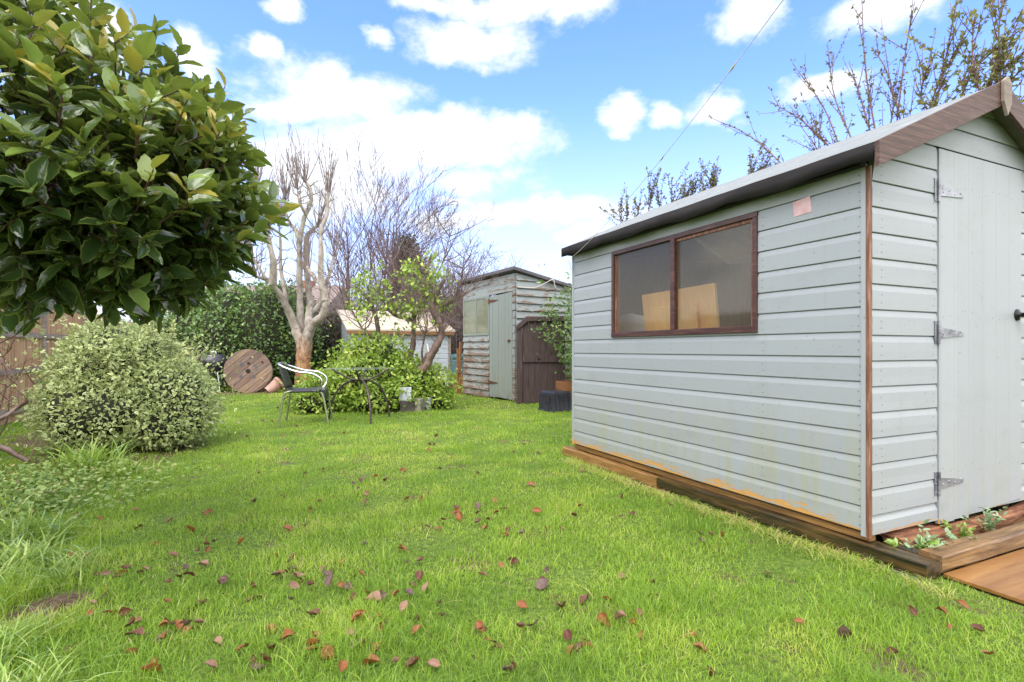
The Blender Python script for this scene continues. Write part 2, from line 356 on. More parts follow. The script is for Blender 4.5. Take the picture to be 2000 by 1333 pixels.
M['olive'] = material('olive_tinted_steel', lambda g: bsdf(g, g.mix(g.noise(g.obj(), 30), (.20,.225,.13), (.32,.34,.22)), .35, None, .6))
M['black_weave'] = material('black_woven_plastic', lambda g: bsdf(g, (.022,.022,.028), .38, g.bump(g.n('ShaderNodeTexChecker', None, Vector=g.obj(), Scale=120).outputs[1], .6, .002)))
M['table_metal'] = plain('brown_black_metal', (.075,.052,.046), .45, .3)
M['bbq'] = material('black_enamel', lambda g: bsdf(g, g.mix(g.noise(g.obj(), 20), (.016,.016,.022), (.04,.04,.05)), .28))
def reelfn(g):
    o = g.obj(); th = R(40)
    x = g.n('ShaderNodeSeparateXYZ', None, i0=o)
    s = g.m('ADD', g.m('MULTIPLY', x.outputs[0], -math.sin(th)), g.m('MULTIPLY', x.outputs[2], math.cos(th)))
    l = g.m('ADD', g.m('MULTIPLY', x.outputs[0], math.cos(th)), g.m('MULTIPLY', x.outputs[2], math.sin(th)))
    k = g.m('FLOOR', g.m('MULTIPLY', g.m('ADD', s, 5), 8.5))
    wn = g.n('ShaderNodeTexWhiteNoise', dict(noise_dimensions='1D'), W=k).outputs[0]
    v = g.n('ShaderNodeCombineXYZ', None, i0=g.m('MULTIPLY', l, 2.5), i1=g.m('MULTIPLY', s, 40), i2=wn).outputs[0]
    n = g.noise(v, 1.2, 6)
    n2 = g.noise(o, 5, 4)
    c = g.ramp(g.m('ADD', g.m('MULTIPLY', n, .8), g.m('MULTIPLY', wn, .22)), [(.30, (.05,.035,.033)), (.45, (.15,.095,.07)), (.58, (.24,.155,.105)), (.72, (.33,.23,.12))])
    c = g.mix(g.m('MULTIPLY', g.step(n2, .5, .7), .7), c, (.17,.155,.14))
    fr = g.m('FRACT', g.m('MULTIPLY', g.m('ADD', s, 5), 8.5))
    gap = g.m('LESS_THAN', fr, .05)
    c = g.mix(gap, c, (.03,.02,.015))
    return bsdf(g, c, .8, g.bump(g.m('SUBTRACT', n, gap), .5, .006))
M['reel'] = material('weathered_reel_planks', reelfn)
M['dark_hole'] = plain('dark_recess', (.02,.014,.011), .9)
M['terracotta'] = vary('terracotta', [(.3, (.26,.14,.10)), (.55, (.40,.24,.18)), (.75, (.50,.36,.30))], 7, rough=.8)
M['orange_wood'] = wood('orange_planter_wood', (.10,.04,.014), (.21,.09,.032), (.32,.16,.065), 1, (.1, 1, 1.4), .6)
M['black_plastic'] = vary('black_plastic', [(.3, (.012,.012,.018)), (.6, (.028,.028,.04)), (.8, (.06,.06,.075))], 15, rough=.45, bump=.2)
M['teal'] = plain('teal_plastic', (.035,.095,.11), .5)
M['brick'] = vary('old_brick', [(.3, (.13,.055,.035)), (.55, (.28,.12,.07)), (.75, (.36,.20,.13))], 14, rough=.85, bump=.7)
M['concrete'] = vary('mossy_concrete', [(.3, (.12,.11,.085)), (.55, (.24,.22,.17)), (.75, (.34,.32,.27))], 14, rough=.9, bump=.7)
M['dark_block'] = vary('dark_engineering_brick', [(.3, (.03,.025,.022)), (.55, (.07,.058,.05)), (.75, (.13,.11,.095))], 14, rough=.85, bump=.7)
M['grey_slab'] = vary('pale_grey_slab', [(.3, (.35,.37,.42)), (.6, (.48,.50,.55)), (.8, (.58,.6,.64))], 10, rough=.7)
M['cord'] = plain('white_cord', (.62,.58,.52), .8)
def reedfn(g):
    o = g.obj(); n = g.noise(g.vm('MULTIPLY', o, (70, 70, 1.6)), 1, 4); n2 = g.noise(g.vm('MULTIPLY', o, (14, 14, .8)), 1, 4)
    f = g.m('ADD', g.m('MULTIPLY', n, .7), g.m('MULTIPLY', n2, .3))
    return bsdf(g, g.ramp(f, [(.32, (.13,.06,.028)), (.5, (.40,.23,.115)), (.66, (.62,.42,.25))]), .8, g.bump(n, .9, .01))
M['reed'] = material('reed_screen', reedfn)
M['rail'] = vary('grey_fence_wood', [(.3, (.13,.10,.08)), (.55, (.27,.22,.18)), (.75, (.38,.33,.28))], 4, (1, 1, 8), .8)
M['rooftile'] = vary('grey_brown_tiles', [(.3, (.13,.10,.09)), (.6, (.22,.17,.15)), (.8, (.30,.25,.23))], 6, rough=.8)
M['render'] = vary('pale_render', [(.3, (.45,.42,.38)), (.7, (.6,.57,.52))], 3, rough=.9)
M['window_dark'] = plain('dark_window_glass', (.03,.035,.04), .1)
for nm, st in (('rust', [(.25, (.09,.026,.008)), (.5, (.20,.066,.017)), (.75, (.34,.15,.05))]), ('dark', [(.25, (.035,.012,.008)), (.5, (.10,.035,.018)), (.75, (.20,.09,.05))]),
               ('pink', [(.25, (.15,.075,.05)), (.5, (.25,.135,.09)), (.75, (.36,.22,.16))]), ('purple', [(.25, (.04,.022,.016)), (.5, (.10,.056,.043)), (.75, (.20,.135,.115))])):
    M['fl_'+nm] = vary('fallen_leaf_'+nm, st, 28, rough=.4, bump=.5, bd=.004)
# ------------------------------------------------------------------ camera, light, sky
cam = bpy.data.cameras.new('camera'); cam.sensor_width = 36; cam.lens = F/2000*36; cam.shift_y = 16.5/2000
cam.clip_start = .05; cam.clip_end = 600
co = bpy.data.objects.new('camera', cam); co.location = (0, 0, CAMZ); co.rotation_euler = (R(90), 0, 0); C.objects.link(co); S.camera = co
SUN_EL, SUN_AZ = R(57), R(195)                    # azimuth from +Y clockwise: behind the viewer, a little to the west
sl = bpy.data.lights.new('sun', 'SUN'); sl.energy = 1.25; sl.angle = R(48); sl.color = (1, .955, .89)
so = bpy.data.objects.new('sun', sl); C.objects.link(so)
sd = Vector((math.sin(SUN_AZ)*math.cos(SUN_EL), math.cos(SUN_AZ)*math.cos(SUN_EL), math.sin(SUN_EL)))
so.rotation_euler = sd.to_track_quat('Z', 'Y').to_euler(); so.location = sd*50
w = bpy.data.worlds.new('World'); S.world = w; w.use_nodes = True
nt = w.node_tree; nt.nodes.clear(); g = G(nt)
sky = g.n('ShaderNodeTexSky', dict(sky_type='NISHITA', sun_disc=False, sun_elevation=SUN_EL, sun_rotation=SUN_AZ, air_density=1.0, dust_density=.6, ozone_density=2.0))
dirv = g.n('ShaderNodeTexCoord').outputs['Generated']
sx = g.n('ShaderNodeSeparateXYZ', None, i0=g.vm('NORMALIZE', dirv))
az = g.m('ARCTAN2', sx.outputs[0], sx.outputs[1]); el = g.m('ARCSINE', sx.outputs[2])
p2 = g.n('ShaderNodeCombineXYZ', None, i0=az, i1=el, i2=0.0).outputs[0]
ns = g.vm('MULTIPLY', p2, (1, 1.5, 1))
wn = g.n('ShaderNodeTexNoise', None, Vector=ns, Scale=7.0, Detail=5.0, Roughness=.6)
pw = g.vm('ADD', p2, g.vm('MULTIPLY', g.vm('SUBTRACT', wn.outputs[1], (.5, .5, .5)), (.12, .08, 0)))
CL = [(660,185,180,58,1.15), (560,215,100,35,1), (850,268,265,58,1.35), (700,300,170,60,1), (920,85,125,48,1), (1000,15,210,34,1), (1120,20,70,45,.8), (840,10,80,22,.9), (555,8,50,32,1), (520,110,34,26,1), (730,70,30,22,.8),
      (1222,218,48,36,1.1), (1395,205,60,34,1), (1300,222,26,20,.7), (1455,28,66,58,1), (1740,15,130,44,1), (1615,168,90,30,.9), (375,118,48,50,1), (1075,405,190,26,.9), (900,430,140,26,.8), (1170,458,90,26,.9), (640,345,220,85,1.0), (430,290,60,60,.8),
      (900,345,130,26,.5), (880,385,60,14,.6), (180,60,120,60,.9)]
mask = None
for (u, v, ru, rv, a) in CL:
    k = math.hypot(u-1000, F)
    c0 = (math.atan((u-1000)/F), math.atan((683-v)/k)); ra = ru/F*math.cos(c0[0])**2; re = rv/k*math.cos(c0[1])**2*1.15
    d = g.vm('LENGTH', g.vm('MULTIPLY', g.vm('SUBTRACT', pw, (c0[0], c0[1], 0)), (1/ra, 1/re, 0)))
    f = g.m('MULTIPLY', g.m('SUBTRACT', 1.0, d), a)
    mask = f if mask is None else g.m('MAXIMUM', mask, f)
det = g.noise(ns, 13, 8, .62)
# cloud over the unseen sky, made brighter than the visible cloud for fill light
rest = g.m('MULTIPLY', g.step(g.m('ABSOLUTE', az), .95, 1.25), 1.0)
rest = g.m('MAXIMUM', rest, g.step(el, .72, .95))
restm = g.m('SUBTRACT', g.m('MULTIPLY', rest, g.m('ADD', 1.0, g.m('MULTIPLY', g.m('SUBTRACT', g.noise(ns, 2.4, 4), .36), 4.0))), 1.0)
mask = g.m('MAXIMUM', g.m('MULTIPLY', mask, 1.0), restm)
dens = g.step(g.m('ADD', mask, g.m('MULTIPLY', g.m('SUBTRACT', det, .5), 1.85)), -.22, .66)
lowh = g.m('SUBTRACT', 1.0, g.step(el, .0, .46))
skyc = g.n('ShaderNodeHueSaturation', None, Saturation=1.25, Value=1.0, Color=sky.outputs[0]).outputs[0]
SKYK = (1.95, 1.5, 2.05)
skyc = g.mix(1.0, skyc, SKYK, 'MULTIPLY')
skyc = g.mix(g.m('MULTIPLY', lowh, .88), skyc, (3.25, 3.8, 4.3))
under = g.noise(ns, 6, 3)
cc = g.mix(g.m('MULTIPLY', g.step(under, .45, .7), .45), (4.7, 4.8, 5.0), (3.6, 4.0, 4.6))
cc = g.mix(rest, cc, (11.5, 11.3, 11.0))  # out-of-view cloud raised in brightness to add ambient light
tot = g.mix(g.m('MULTIPLY', dens, .96), skyc, cc)
bg = g.n('ShaderNodeBackground', None, Color=tot, Strength=.10)
nt.links.new(bg.outputs[0], nt.nodes.new('ShaderNodeOutputWorld').inputs[0])
S.view_settings.view_transform = 'Standard'; S.view_settings.look = 'None'; S.view_settings.exposure = 1.46; S.view_settings.gamma = 1
S.cycles.use_denoising = True; S.cycles.max_bounces = 8; S.cycles.transparent_max_bounces = 12; S.cycles.sample_clamp_indirect = 6
# ------------------------------------------------------------------ ground
SH0 = Vector((1.511, 2.255, .113)); SHW, SHL = 1.745, 2.38
ca, sa = math.cos(AX), math.sin(AX)
def shed_local(x, y): dx, dy = x-SH0.x, y-SH0.y; return dx*ca+dy*sa, -dx*sa+dy*ca
def shed_world(x, y, z=0): return Vector((SH0.x+x*ca-y*sa, SH0.y+x*sa+y*ca, SH0.z+z))
def gz(x, y):
    lx = (x-SH0.x)*ca+(y-SH0.y)*sa
    bank = np.clip((lx+.75)/.7, 0, 1); bank = bank*bank*(3-2*bank)*.008*np.clip((4-y)/1.5, 0, 1)
    return (np.sin(x*1.7+.6)*np.cos(y*1.3)+np.sin(x*3.1+y*2.3))*.008*np.clip(1-abs(y)/40, 0, 1)+bank
t = np.linspace(-1, 1, 261); ax_ = 12*t+110*t**7
gx, gyy = np.meshgrid(ax_, ax_+5); n_ = len(t)
V = np.stack([gx.ravel(), gyy.ravel(), gz(gx.ravel(), gyy.ravel())], 1)
ii = np.arange(n_*n_).reshape(n_, n_)
o = np_mesh('ground', V, np.stack([ii[:-1, :-1], ii[:-1, 1:], ii[1:, 1:], ii[1:, :-1]], -1).reshape(-1, 4), {}, M['ground'], None, True)
tag(o, 'lawn soil under the grass', None, None, 'structure')
# ------------------------------------------------------------------ boarded walls
def board_wall(mb, to3, s0, s1, rows, prof, holes=(), nails=(), clip=None, nailr=.0028):
    """rows: bottoms of boards; to3(s, d, z): point at s along the wall, d outward, z up; prof: (dz, d) up one board;
    holes: (s0, s1, z0, z1); clip(s, z): limits z to a gable"""
    for z0 in rows:
        top = prof[-1][0]
        cuts = sorted({0.0, top} | {min(max(h[k]-z0, 0), top) for h in holes for k in (2, 3)})
        for a, b in zip(cuts, cuts[1:]):
            if b-a < 1e-4: continue
            mid = z0+(a+b)/2; segs = [(s0, s1)]
            for h in holes:
                if h[2] < mid < h[3]: segs = [q for (p0, p1) in segs for q in ((p0, min(p1, h[0])), (max(p0, h[1]), p1)) if q[1]-q[0] > .002]
            dd = lambda t_: float(np.interp(t_, [p[0] for p in prof], [p[1] for p in prof]))
            pts = [(a, dd(a+1e-5))]+[p for p in prof if a+1e-5 < p[0] < b-1e-5]+[(b, dd(b-1e-5))]
            for (p0, p1) in segs:
                if clip is None:
                    ring = [(t_, d_) for t_, d_ in pts]+[(b, -.016), (a, -.016)]
                    mb.prism([to3(p0, d_, z0+t_) for t_, d_ in ring], to3(p1, 0, 0)-to3(p0, 0, 0))
                else:
                    for L_, H_ in ((p0, p1),):
                        la, ha = clip(z0+a, L_, H_); lb, hb = clip(z0+b, L_, H_)
                        if ha-la < .004: continue
                        if hb-lb < 0: lb = hb = (lb+hb)/2
                        ring = [(t_, d_) for t_, d_ in pts]+[(b, -.016), (a, -.016)]
                        fr = lambda t_: (t_-a)/(b-a)
                        n = len(ring)
                        vs = [to3(la+(lb-la)*fr(t_), d_, z0+t_) for t_, d_ in ring]+[to3(ha+(hb-ha)*fr(t_), d_, z0+t_) for t_, d_ in ring]
                        mb.add(vs, [list(range(n))[::-1], list(range(n, 2*n))]+[(i, (i+1) % n, n+(i+1) % n, n+i) for i in range(n)])
    for (s, z, d) in nails:
        c = to3(s, d+.0006, z); e1 = (to3(s+1, d, z)-to3(s, d, z)).normalized()*nailr; e2 = Vector((0, 0, nailr))
        mb.add([c+e1*math.cos(k*math.pi/3)+e2*math.sin(k*math.pi/3) for k in range(6)]+[c+(to3(s, d+.0012, z)-to3(s, d, z))], [(k, (k+1) % 6, 6) for k in range(6)], 1)
PI_ = .1066
SHIP = [(0, .0065), (.002, .0075), (PI_-.031, .0075), (PI_-.0050, .0025), (PI_-.0046, -.004), (PI_, -.004)]
rg = random.Random(4)
shed = thing('garden_shed', SH0, 'sage green shiplap garden shed with long brown framed window and planked door', 'garden shed', None, AX, True)
EAVE = 1.60
side = MB(); f_side = lambda s, d, z: Vector((-d, s, z))
WIN = (.558, 1.826, .881, 1.500)
rows = [.012+PI_*k for k in range(15)]
nl = []
for z0 in rows:
    for s in (.035, .525, 1.2, 1.86, 2.345):
        for dz in (.026, .062):
            if not (WIN[0]-.01 < s < WIN[1]+.01 and WIN[2] < z0+dz < WIN[3]): nl.append((s+rg.uniform(-.004, .004), z0+dz+rg.uniform(-.004, .004), .0075))
board_wall(side, f_side, .022, SHL-.012, rows, SHIP, [WIN], nl)
sw = side.build('side_wall', [M['sage'], M['nail']], shed)
ct = MB(); ct.box((-.0098, .0075, -.010), (.004, .0285, 1.575)); ct.build('corner_trim', M['sage_door'], shed, .002)
front = MB(); f_front = lambda s, d, z: Vector((s, -d, z))
DOOR = (.491, 1.250, .01, 1.722)
RZ, RXc = 2.00, .8725                            # ridge height and position
def gclip(z, L, H):
    if z < 1.60: return L, H
    k = (z-1.60)/(RZ-1.60)*RXc
    return max(L, k), min(H, SHW-k)
rows_f = [.0, .083]+[.083+.1094*k for k in range(1, 18)]
P2 = .1094; SHIPF = [(0, .0065), (.002, .0075), (P2-.031, .0075), (P2-.0050, .0025), (P2-.0046, -.004), (P2, -.004)]
nl = []
for z0 in rows_f[1:15]:
    for s in (.075, .462, 1.285, 1.69):
        for dz in (.026, .062): nl.append((s+rg.uniform(-.004, .004), z0+dz+rg.uniform(-.004, .004), .0075))
nl += [(.40, 1.84, .008), (1.0, 1.80, .008), (1.3, 1.80, .008), (.7, 1.82, .008)]
board_wall(front, f_front, .012, SHW-.012, [0.0], [(0, .008), (.05, .008), (.068, 0), (.083, -.003)], [DOOR], [])
board_wall(front, f_front, .012, SHW-.012, rows_f[1:], SHIPF, [DOOR], nl, gclip)
front.build('front_wall', [M['sage_front'], M['nail']], shed)
bk = MB()
board_wall(bk, lambda s, d, z: Vector((s, SHL+d, z)), .012, SHW-.012, rows_f[1:], SHIPF, [], [], gclip); bk.box((.012, SHL-.016, 0), (SHW-.012, SHL+.006, .08))
bk.build('back_wall', M['sage'], shed)
fs = MB(); board_wall(fs, lambda s, d, z: Vector((SHW+d, s, z)), .012, SHL-.012, rows, SHIP); fs.build('far_side_wall', M['sage'], shed)
il = MB()                                        # lining boards and floor seen through the glass
il.box((.02, .02, .0), (SHW-.02, SHL-.02, .018)); il.box((SHW-.03, .03, .02), (SHW-.018, SHL-.03, 1.6)); il.box((.03, SHL-.03, .02), (SHW-.03, SHL-.018, 1.6))
il.build('floor', M['inside'], shed)
# roof: two felted decks with a strip of felt folded down at the eaves
OV, YO0, YO1 = .075, -.075, SHL+.08
sl_ = (RZ-EAVE)/RXc
def roof_deck(sgn):
    mb = MB(); ny, nx = 26, 8
    rn = np.random.default_rng(9+sgn)
    for j in range(ny+1): pass
    top = []; bot = []
    for j in range(ny+1):
        y = YO0+(YO1-YO0)*j/ny
        for i in range(nx+1):
            x = RXc+OV+0.0; t_ = i/nx*(RXc+OV)
            z = RZ+.062-sl_*t_+.004*math.sin(y*9+i)*math.sin(i*1.3)*(.3+i/nx)
            X = RXc-sgn*t_
            top.append((X, y, z)); bot.append((X, y, z-.03))
    N_ = len(top); idx = lambda i, j: j*(nx+1)+i
    fs_ = []
    for j in range(ny):
        for i in range(nx):
            q = (idx(i, j), idx(i, j+1), idx(i+1, j+1), idx(i+1, j)); q = q if sgn > 0 else q[::-1]
            fs_.append(q); fs_.append(tuple(N_+k for k in q[::-1]))
    for j in range(ny):
        for i in (0, nx): fs_.append((idx(i, j), idx(i, j+1), N_+idx(i, j+1), N_+idx(i, j)))
    for i in range(nx):
        for j in (0, ny): fs_.append((idx(i, j), idx(i+1, j), N_+idx(i+1, j), N_+idx(i, j)))
    mb.add(top+bot, fs_, 0, True); return mb
roof = roof_deck(1).build('roof', M['felt'], shed); roof_deck(-1).build('roof', M['felt'], shed)
for sgn in (1, -1):
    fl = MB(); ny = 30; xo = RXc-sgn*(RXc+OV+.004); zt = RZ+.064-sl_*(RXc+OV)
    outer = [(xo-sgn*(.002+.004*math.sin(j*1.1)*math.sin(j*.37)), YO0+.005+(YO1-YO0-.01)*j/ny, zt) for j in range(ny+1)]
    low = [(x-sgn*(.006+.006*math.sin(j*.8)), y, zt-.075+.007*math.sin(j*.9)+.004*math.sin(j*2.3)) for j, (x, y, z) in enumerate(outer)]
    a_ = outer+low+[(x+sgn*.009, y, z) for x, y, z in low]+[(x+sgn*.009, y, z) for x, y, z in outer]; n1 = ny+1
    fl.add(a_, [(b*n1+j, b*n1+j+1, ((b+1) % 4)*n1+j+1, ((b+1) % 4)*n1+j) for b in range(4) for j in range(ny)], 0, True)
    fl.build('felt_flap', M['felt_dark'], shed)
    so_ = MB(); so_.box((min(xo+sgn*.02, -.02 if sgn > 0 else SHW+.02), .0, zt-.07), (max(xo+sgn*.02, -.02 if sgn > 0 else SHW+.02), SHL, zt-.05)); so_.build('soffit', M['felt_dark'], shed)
for sgn in (1, -1):                              # bargeboards
    bb = MB(); x0 = RXc-sgn*(RXc+OV+.012); xr = RXc-sgn*.012
    zt0, zt1 = RZ+.052-sl_*(RXc+OV+.012), RZ+.052
    bb.prism([(x0, YO0-.02, zt0-.088), (xr, YO0-.02, zt1-.105), (xr, YO0-.02, zt1+.012), (x0, YO0-.02, zt0+.016)], (0, .02, 0))
    bb.build('bargeboard', M['barge'], shed, .002)
fi = MB(); fi.prism([(RXc-.035, YO0-.036, RZ-.04), (RXc, YO0-.036, RZ-.105), (RXc+.035, YO0-.036, RZ-.04), (RXc+.035, YO0-.036, RZ+.055), (RXc, YO0-.036, RZ+.082), (RXc-.035, YO0-.036, RZ+.055)], (0, .015, 0))
fi.build('finial', M['rail'], shed, .002)
ct = MB(); ct.box((-.0105, -.0105, -.015), (.007, .007, 1.565)); ct.build('corner_trim', M['trim'], shed, .003)
ct = MB(); ct.box((-.014, SHL-.012, 0), (.0, SHL+.012, 1.6)); ct.build('corner_trim', M['sage'], shed, .003)
ct = MB(); ct.box((SHW-.012, -.014, 0), (SHW+.012, .0, 1.6)); ct.build('corner_trim', M['sage'], shed, .003)
jm = MB(); jm.box((.012, .004, -.032), (.055, SHL, -.002)); jm.build('floor_joist', M['golden'], shed, .003)
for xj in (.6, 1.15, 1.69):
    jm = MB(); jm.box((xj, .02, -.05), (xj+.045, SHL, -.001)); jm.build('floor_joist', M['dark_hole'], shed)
door = MB(); nb = 6; dw = (DOOR[1]-DOOR[0]-.012)/nb
for k in range(nb):
    x = DOOR[0]+.006+k*dw
    zt = DOOR[3]-.008; zb = DOOR[2]-.028+.006*k
    door.prism([(x+.0004, -.012, zb), (x+dw-.0004, -.012, zb+rg.uniform(-.004, .004)), (x+dw-.0004, -.012, zt), (x+.0004, -.012, zt)], (0, .018, 0))
    for z in (.22, .95, 1.55):
        for dx in (.25, .75):
            c = Vector((x+dw*dx, -.0126, z+rg.uniform(-.02, .02))); r_ = .0026
            door.add([c+Vector((r_*math.cos(q*math.pi/3), 0, r_*math.sin(q*math.pi/3))) for q in range(6)]+[c-Vector((0, .0006, 0))], [(q, (q+1) % 6, 6) for q in range(6)], 1)
dr = door.build('door', [M['sage_door'], M['nail']], shed, .0005)
hd = MB(); hd.box((DOOR[0]-.01, -.006, DOOR[3]+.0), (DOOR[1]+.01, .01, DOOR[3]+.012)); hd.build('door_head_gap', M['dark_hole'], shed)
for z in (.17, .865, 1.52):
    h = MB(); x = DOOR[0]
    h.box((x-.026, -.0115, z-.052), (x-.006, -.0085, z+.052)); h.tube([(x-.001, -.016, z-.054), (x-.001, -.016, z+.054)], .0055, 10)
    h.prism([(x+.004, -.0165, z-.026), (x+.20, -.0165, z-.013), (x+.20, -.0165, z+.003), (x+.004, -.0165, z+.026)], (0, .004, 0))
    for k in range(4):
        c = Vector((x+.03+k*.048, -.0165, z+(.004 if k % 2 else -.006))); h.lathe([(.0055, 0), (.004, .002), (0, .003)], 8, 0, Matrix.Translation(c) @ Matrix.Rotation(R(90), 4, 'X'))
    for k in (-.038, 0, .038):
        c = Vector((x-.017, -.0115, z+k)); h.lathe([(.004, 0), (.003, .002), (0, .0025)], 8, 0, Matrix.Translation(c) @ Matrix.Rotation(R(90), 4, 'X'))
    h.build('hinge', M['galv'], dr)
k = MB(); kc = Vector((DOOR[1]-.052, -.0125, .965))
k.lathe([(0, .0), (.030, .0), (.029, .006), (.012, .009), (.010, .030), (.020, .036), (.027, .046), (.026, .058), (.016, .066), (0, .068)], 20, 0, Matrix.Translation(kc) @ Matrix.Rotation(R(90), 4, 'X'))
k.build('handle', M['iron'], dr)
# window
wf = MB(); s0, s1, z0, z1 = WIN; fw = .030
for (a, b) in (((-.02, s0-.004, z0-.006), (.014, s1+.004, z0+fw)), ((-.016, s0-.004, z1-fw+.004), (.014, s1+.004, z1+.004)), ((-.018, s0-.004, z0+fw), (.014, s0+fw-.006, z1-fw+.004)), ((-.018, s1-fw+.006, z0+fw), (.014, s1+.004, z1-fw+.004)), ((-.022, 1.161, z0+fw), (.014, 1.198, z1-fw+.004))):
    wf.box(a, b)
win = wf.build('window_frame', M['frame'], shed, .003)
for (a, b) in (((-.004, s0+fw-.006, z0+fw), (.03, s0+fw+.012, z1-fw)), ((-.004, 1.198, z0+fw), (.03, 1.213, z1-fw)), ((-.004, s1-fw-.008, z0+fw), (.03, s1-fw+.006, z1-fw)), ((-.004, s0+fw+.012, z1-fw-.014), (.03, 1.161, z1-fw+.003))): 
    ib = MB(); ib.box(a, b); ib.build('glazing_bead', M['trim'], win)
for a, b in ((s0+fw-.006, 1.161), (1.198, s1-fw+.006)):
    gp = MB(); gp.box((.003, a, z0+fw-.004), (.006, b, z1-fw+.008)); gp.build('pane', M['glass_dusty'], win)
st = MB(); st.prism([(-.0095, .252, 1.43), (-.0095, .345, 1.425), (-.0095, .352, 1.497), (-.0095, .262, 1.505)], (.001, 0, 0)); st.build('paper_patch', M['label_pink'], shed, label='faded pink paper patch')
# things seen through the window
def boxthing(name, lab, cat, lo, hi, mat_, loc, rz=AX, rx=0, ry=0, bevel=.003, group=None, parts=None):
    mb = MB(); mb.box(lo, hi); o = mb.build(name, mat_, None, bevel)
    o.location = loc; o.rotation_euler = Euler((rx, ry, rz)); return tag(o, lab, cat, group)
bd = MB(); bd.prism([(0, 1.02, .02), (0, 1.70, .02), (0, 1.70, 1.19), (0, 1.01, 1.20)], (.022, 0, 0))
o = bd.build('wooden_board', M['pine'], None, .003); o.location = shed_world(.30, 0, 0); o.rotation_euler = (0, R(-7), AX); tag(o, 'tall pale pine board leaning inside behind the shed window', 'board')
bd = MB(); bd.prism([(0, 1.14, .02), (0, 1.55, .02), (0, 1.55, 1.08), (0, 1.14, 1.085)], (.018, 0, 0))
o = bd.build('wooden_board', M['pine'], None, .003); o.location = shed_world(.22, 0, 0); o.rotation_euler = (0, R(-5), AX); tag(o, 'shorter pine panel standing in front of the tall board inside the shed', 'board')
bd = MB(); pr = [(0, 1.50, .3), (0, 2.2, .3), (0, 2.2, 1.0), (0, 2.1, 1.06), (0, 1.95, 1.07), (0, 1.80, 1.04), (0, 1.68, .97), (0, 1.58, .85)]; bd.prism(pr, (.05, 0, 0))
o = bd.build('white_chair_back', M['plaster'], None, .015); o.location = shed_world(.34, .0, 0.0); o.rotation_euler = (0, R(-6), AX); tag(o, 'rounded off-white panel standing behind the farther window pane', 'panel')
# ------------------------------------------------------------------ sleepers, bricks, plywood round the shed
def timber(name, lab, lo, hi, mat_, rough=.004, seed=1, group=None, rz=AX, org=None, tilt=0):
    """a sawn timber, edges a little worn: a box cut into slices along its length"""
    rn = np.random.default_rng(seed); d = [hi[i]-lo[i] for i in range(3)]; ax = max(range(3), key=lambda i: d[i]); n = max(8, int(d[ax]/.06))
    mb = MB(); vs = []; oth = [i for i in range(3) if i != ax]
    prof = [(0, .08), (.08, 0), (.5, 0), (.92, 0), (1, .08), (1, .5), (1, .92), (.92, 1), (.5, 1), (.08, 1), (0, .92), (0, .5)]
    off = rn.normal(0, rough, (len(prof), 2)); 
    for k in range(n+1):
        off = off*.75+rn.normal(0, rough*.5, (len(prof), 2))
        for (a, b), q in zip(prof, off):
            p = [0, 0, 0]; p[ax] = lo[ax]+d[ax]*k/n; p[oth[0]] = lo[oth[0]]+d[oth[0]]*a+q[0]; p[oth[1]] = lo[oth[1]]+d[oth[1]]*b+q[1]; vs.append(p)
    m = len(prof); fs_ = [(k*m+i, k*m+(i+1) % m, (k+1)*m+(i+1) % m, (k+1)*m+i) for k in range(n) for i in range(m)]+[list(range(m))[::-1], list(range(n*m, n*m+m))]
    mb.add(vs, fs_); o = mb.build(name, mat_, None); o.location = SH0 if org is None else org; o.rotation_euler = (tilt, 0, rz)
    return tag(o, lab, 'timber', group)
timber('timber_sleeper', 'dark mossy wet timber sleeper under the long side of the green shed', (-.036, -.235, -.092), (.065, 1.305, -.034), M['sleeper'], .0025, 3)
timber('timber_sleeper', 'lighter brown timber sleeper under the far end of the green shed', (-.030, 1.316, -.108), (.06, 2.52, -.040), M['sleeper'].copy() if False else M['golden'], .0025, 5)
timber('timber_sleeper', 'sawn brown timber edging the weedy strip before the shed door', (.072, -.233, -.083), (2.3, -.150, -.018), M['sleeper_b'], .003, 7)
timber('timber_batten', 'thin wet brown batten lying inside the sleeper at the shed corner', (.068, -.147, -.055), (.118, -.012, -.034), M['sleeper'], .0015, 8)
timber('rotten_timber', 'crumbling reddish rotten timber lying under the shed door', (.13, -.075, -.10), (2.2, .035, -.030), M['rotten'], .010, 9)
sb = MB(); sb.box((.07, -.17, -.12), (2.3, .5, -.075)); o = sb.build('flower_bed', M['ground'], None); o.location = SH0; o.rotation_euler = (0, 0, AX); tag(o, 'bare soil strip between the timbers before the shed door', None, None, 'structure')
pl = MB(); pl.prism([(.075, -.236, -.098), (1.9, -.236, -.098), (1.9, -.80, -.098), (.06, -.83, -.098)], (0, 0, .014))
o = pl.build('plywood_sheet', M['ply'], None, .002); o.location = SH0; o.rotation_euler = (0, 0, AX); tag(o, 'wet orange brown plywood sheet lying flat before the shed', 'plywood sheet')
for k, (y, dz, lab) in enumerate(((-.02, -.098, 'red brick under the sleeper beside the near shed corner'), (1.22, -.112, 'red brick under the joint of the two timber sleepers'), (.55, -.104, 'half buried red brick under the middle of the dark sleeper'))):
    o = boxthing('brick', lab, 'brick', (-.05, 0, -.045), (.052, .215, .0), M['brick'], shed_world(.0, y, dz-.0), AX, 0, 0, .004, 'bricks under the shed sleepers')
o = boxthing('concrete_block', 'small dark block under the end of the mossy sleeper', 'block', (-.03, 0, -.07), (.06, .1, .0), M['concrete'], shed_world(.0, -.20, -.096), AX, 0, 0, .006)
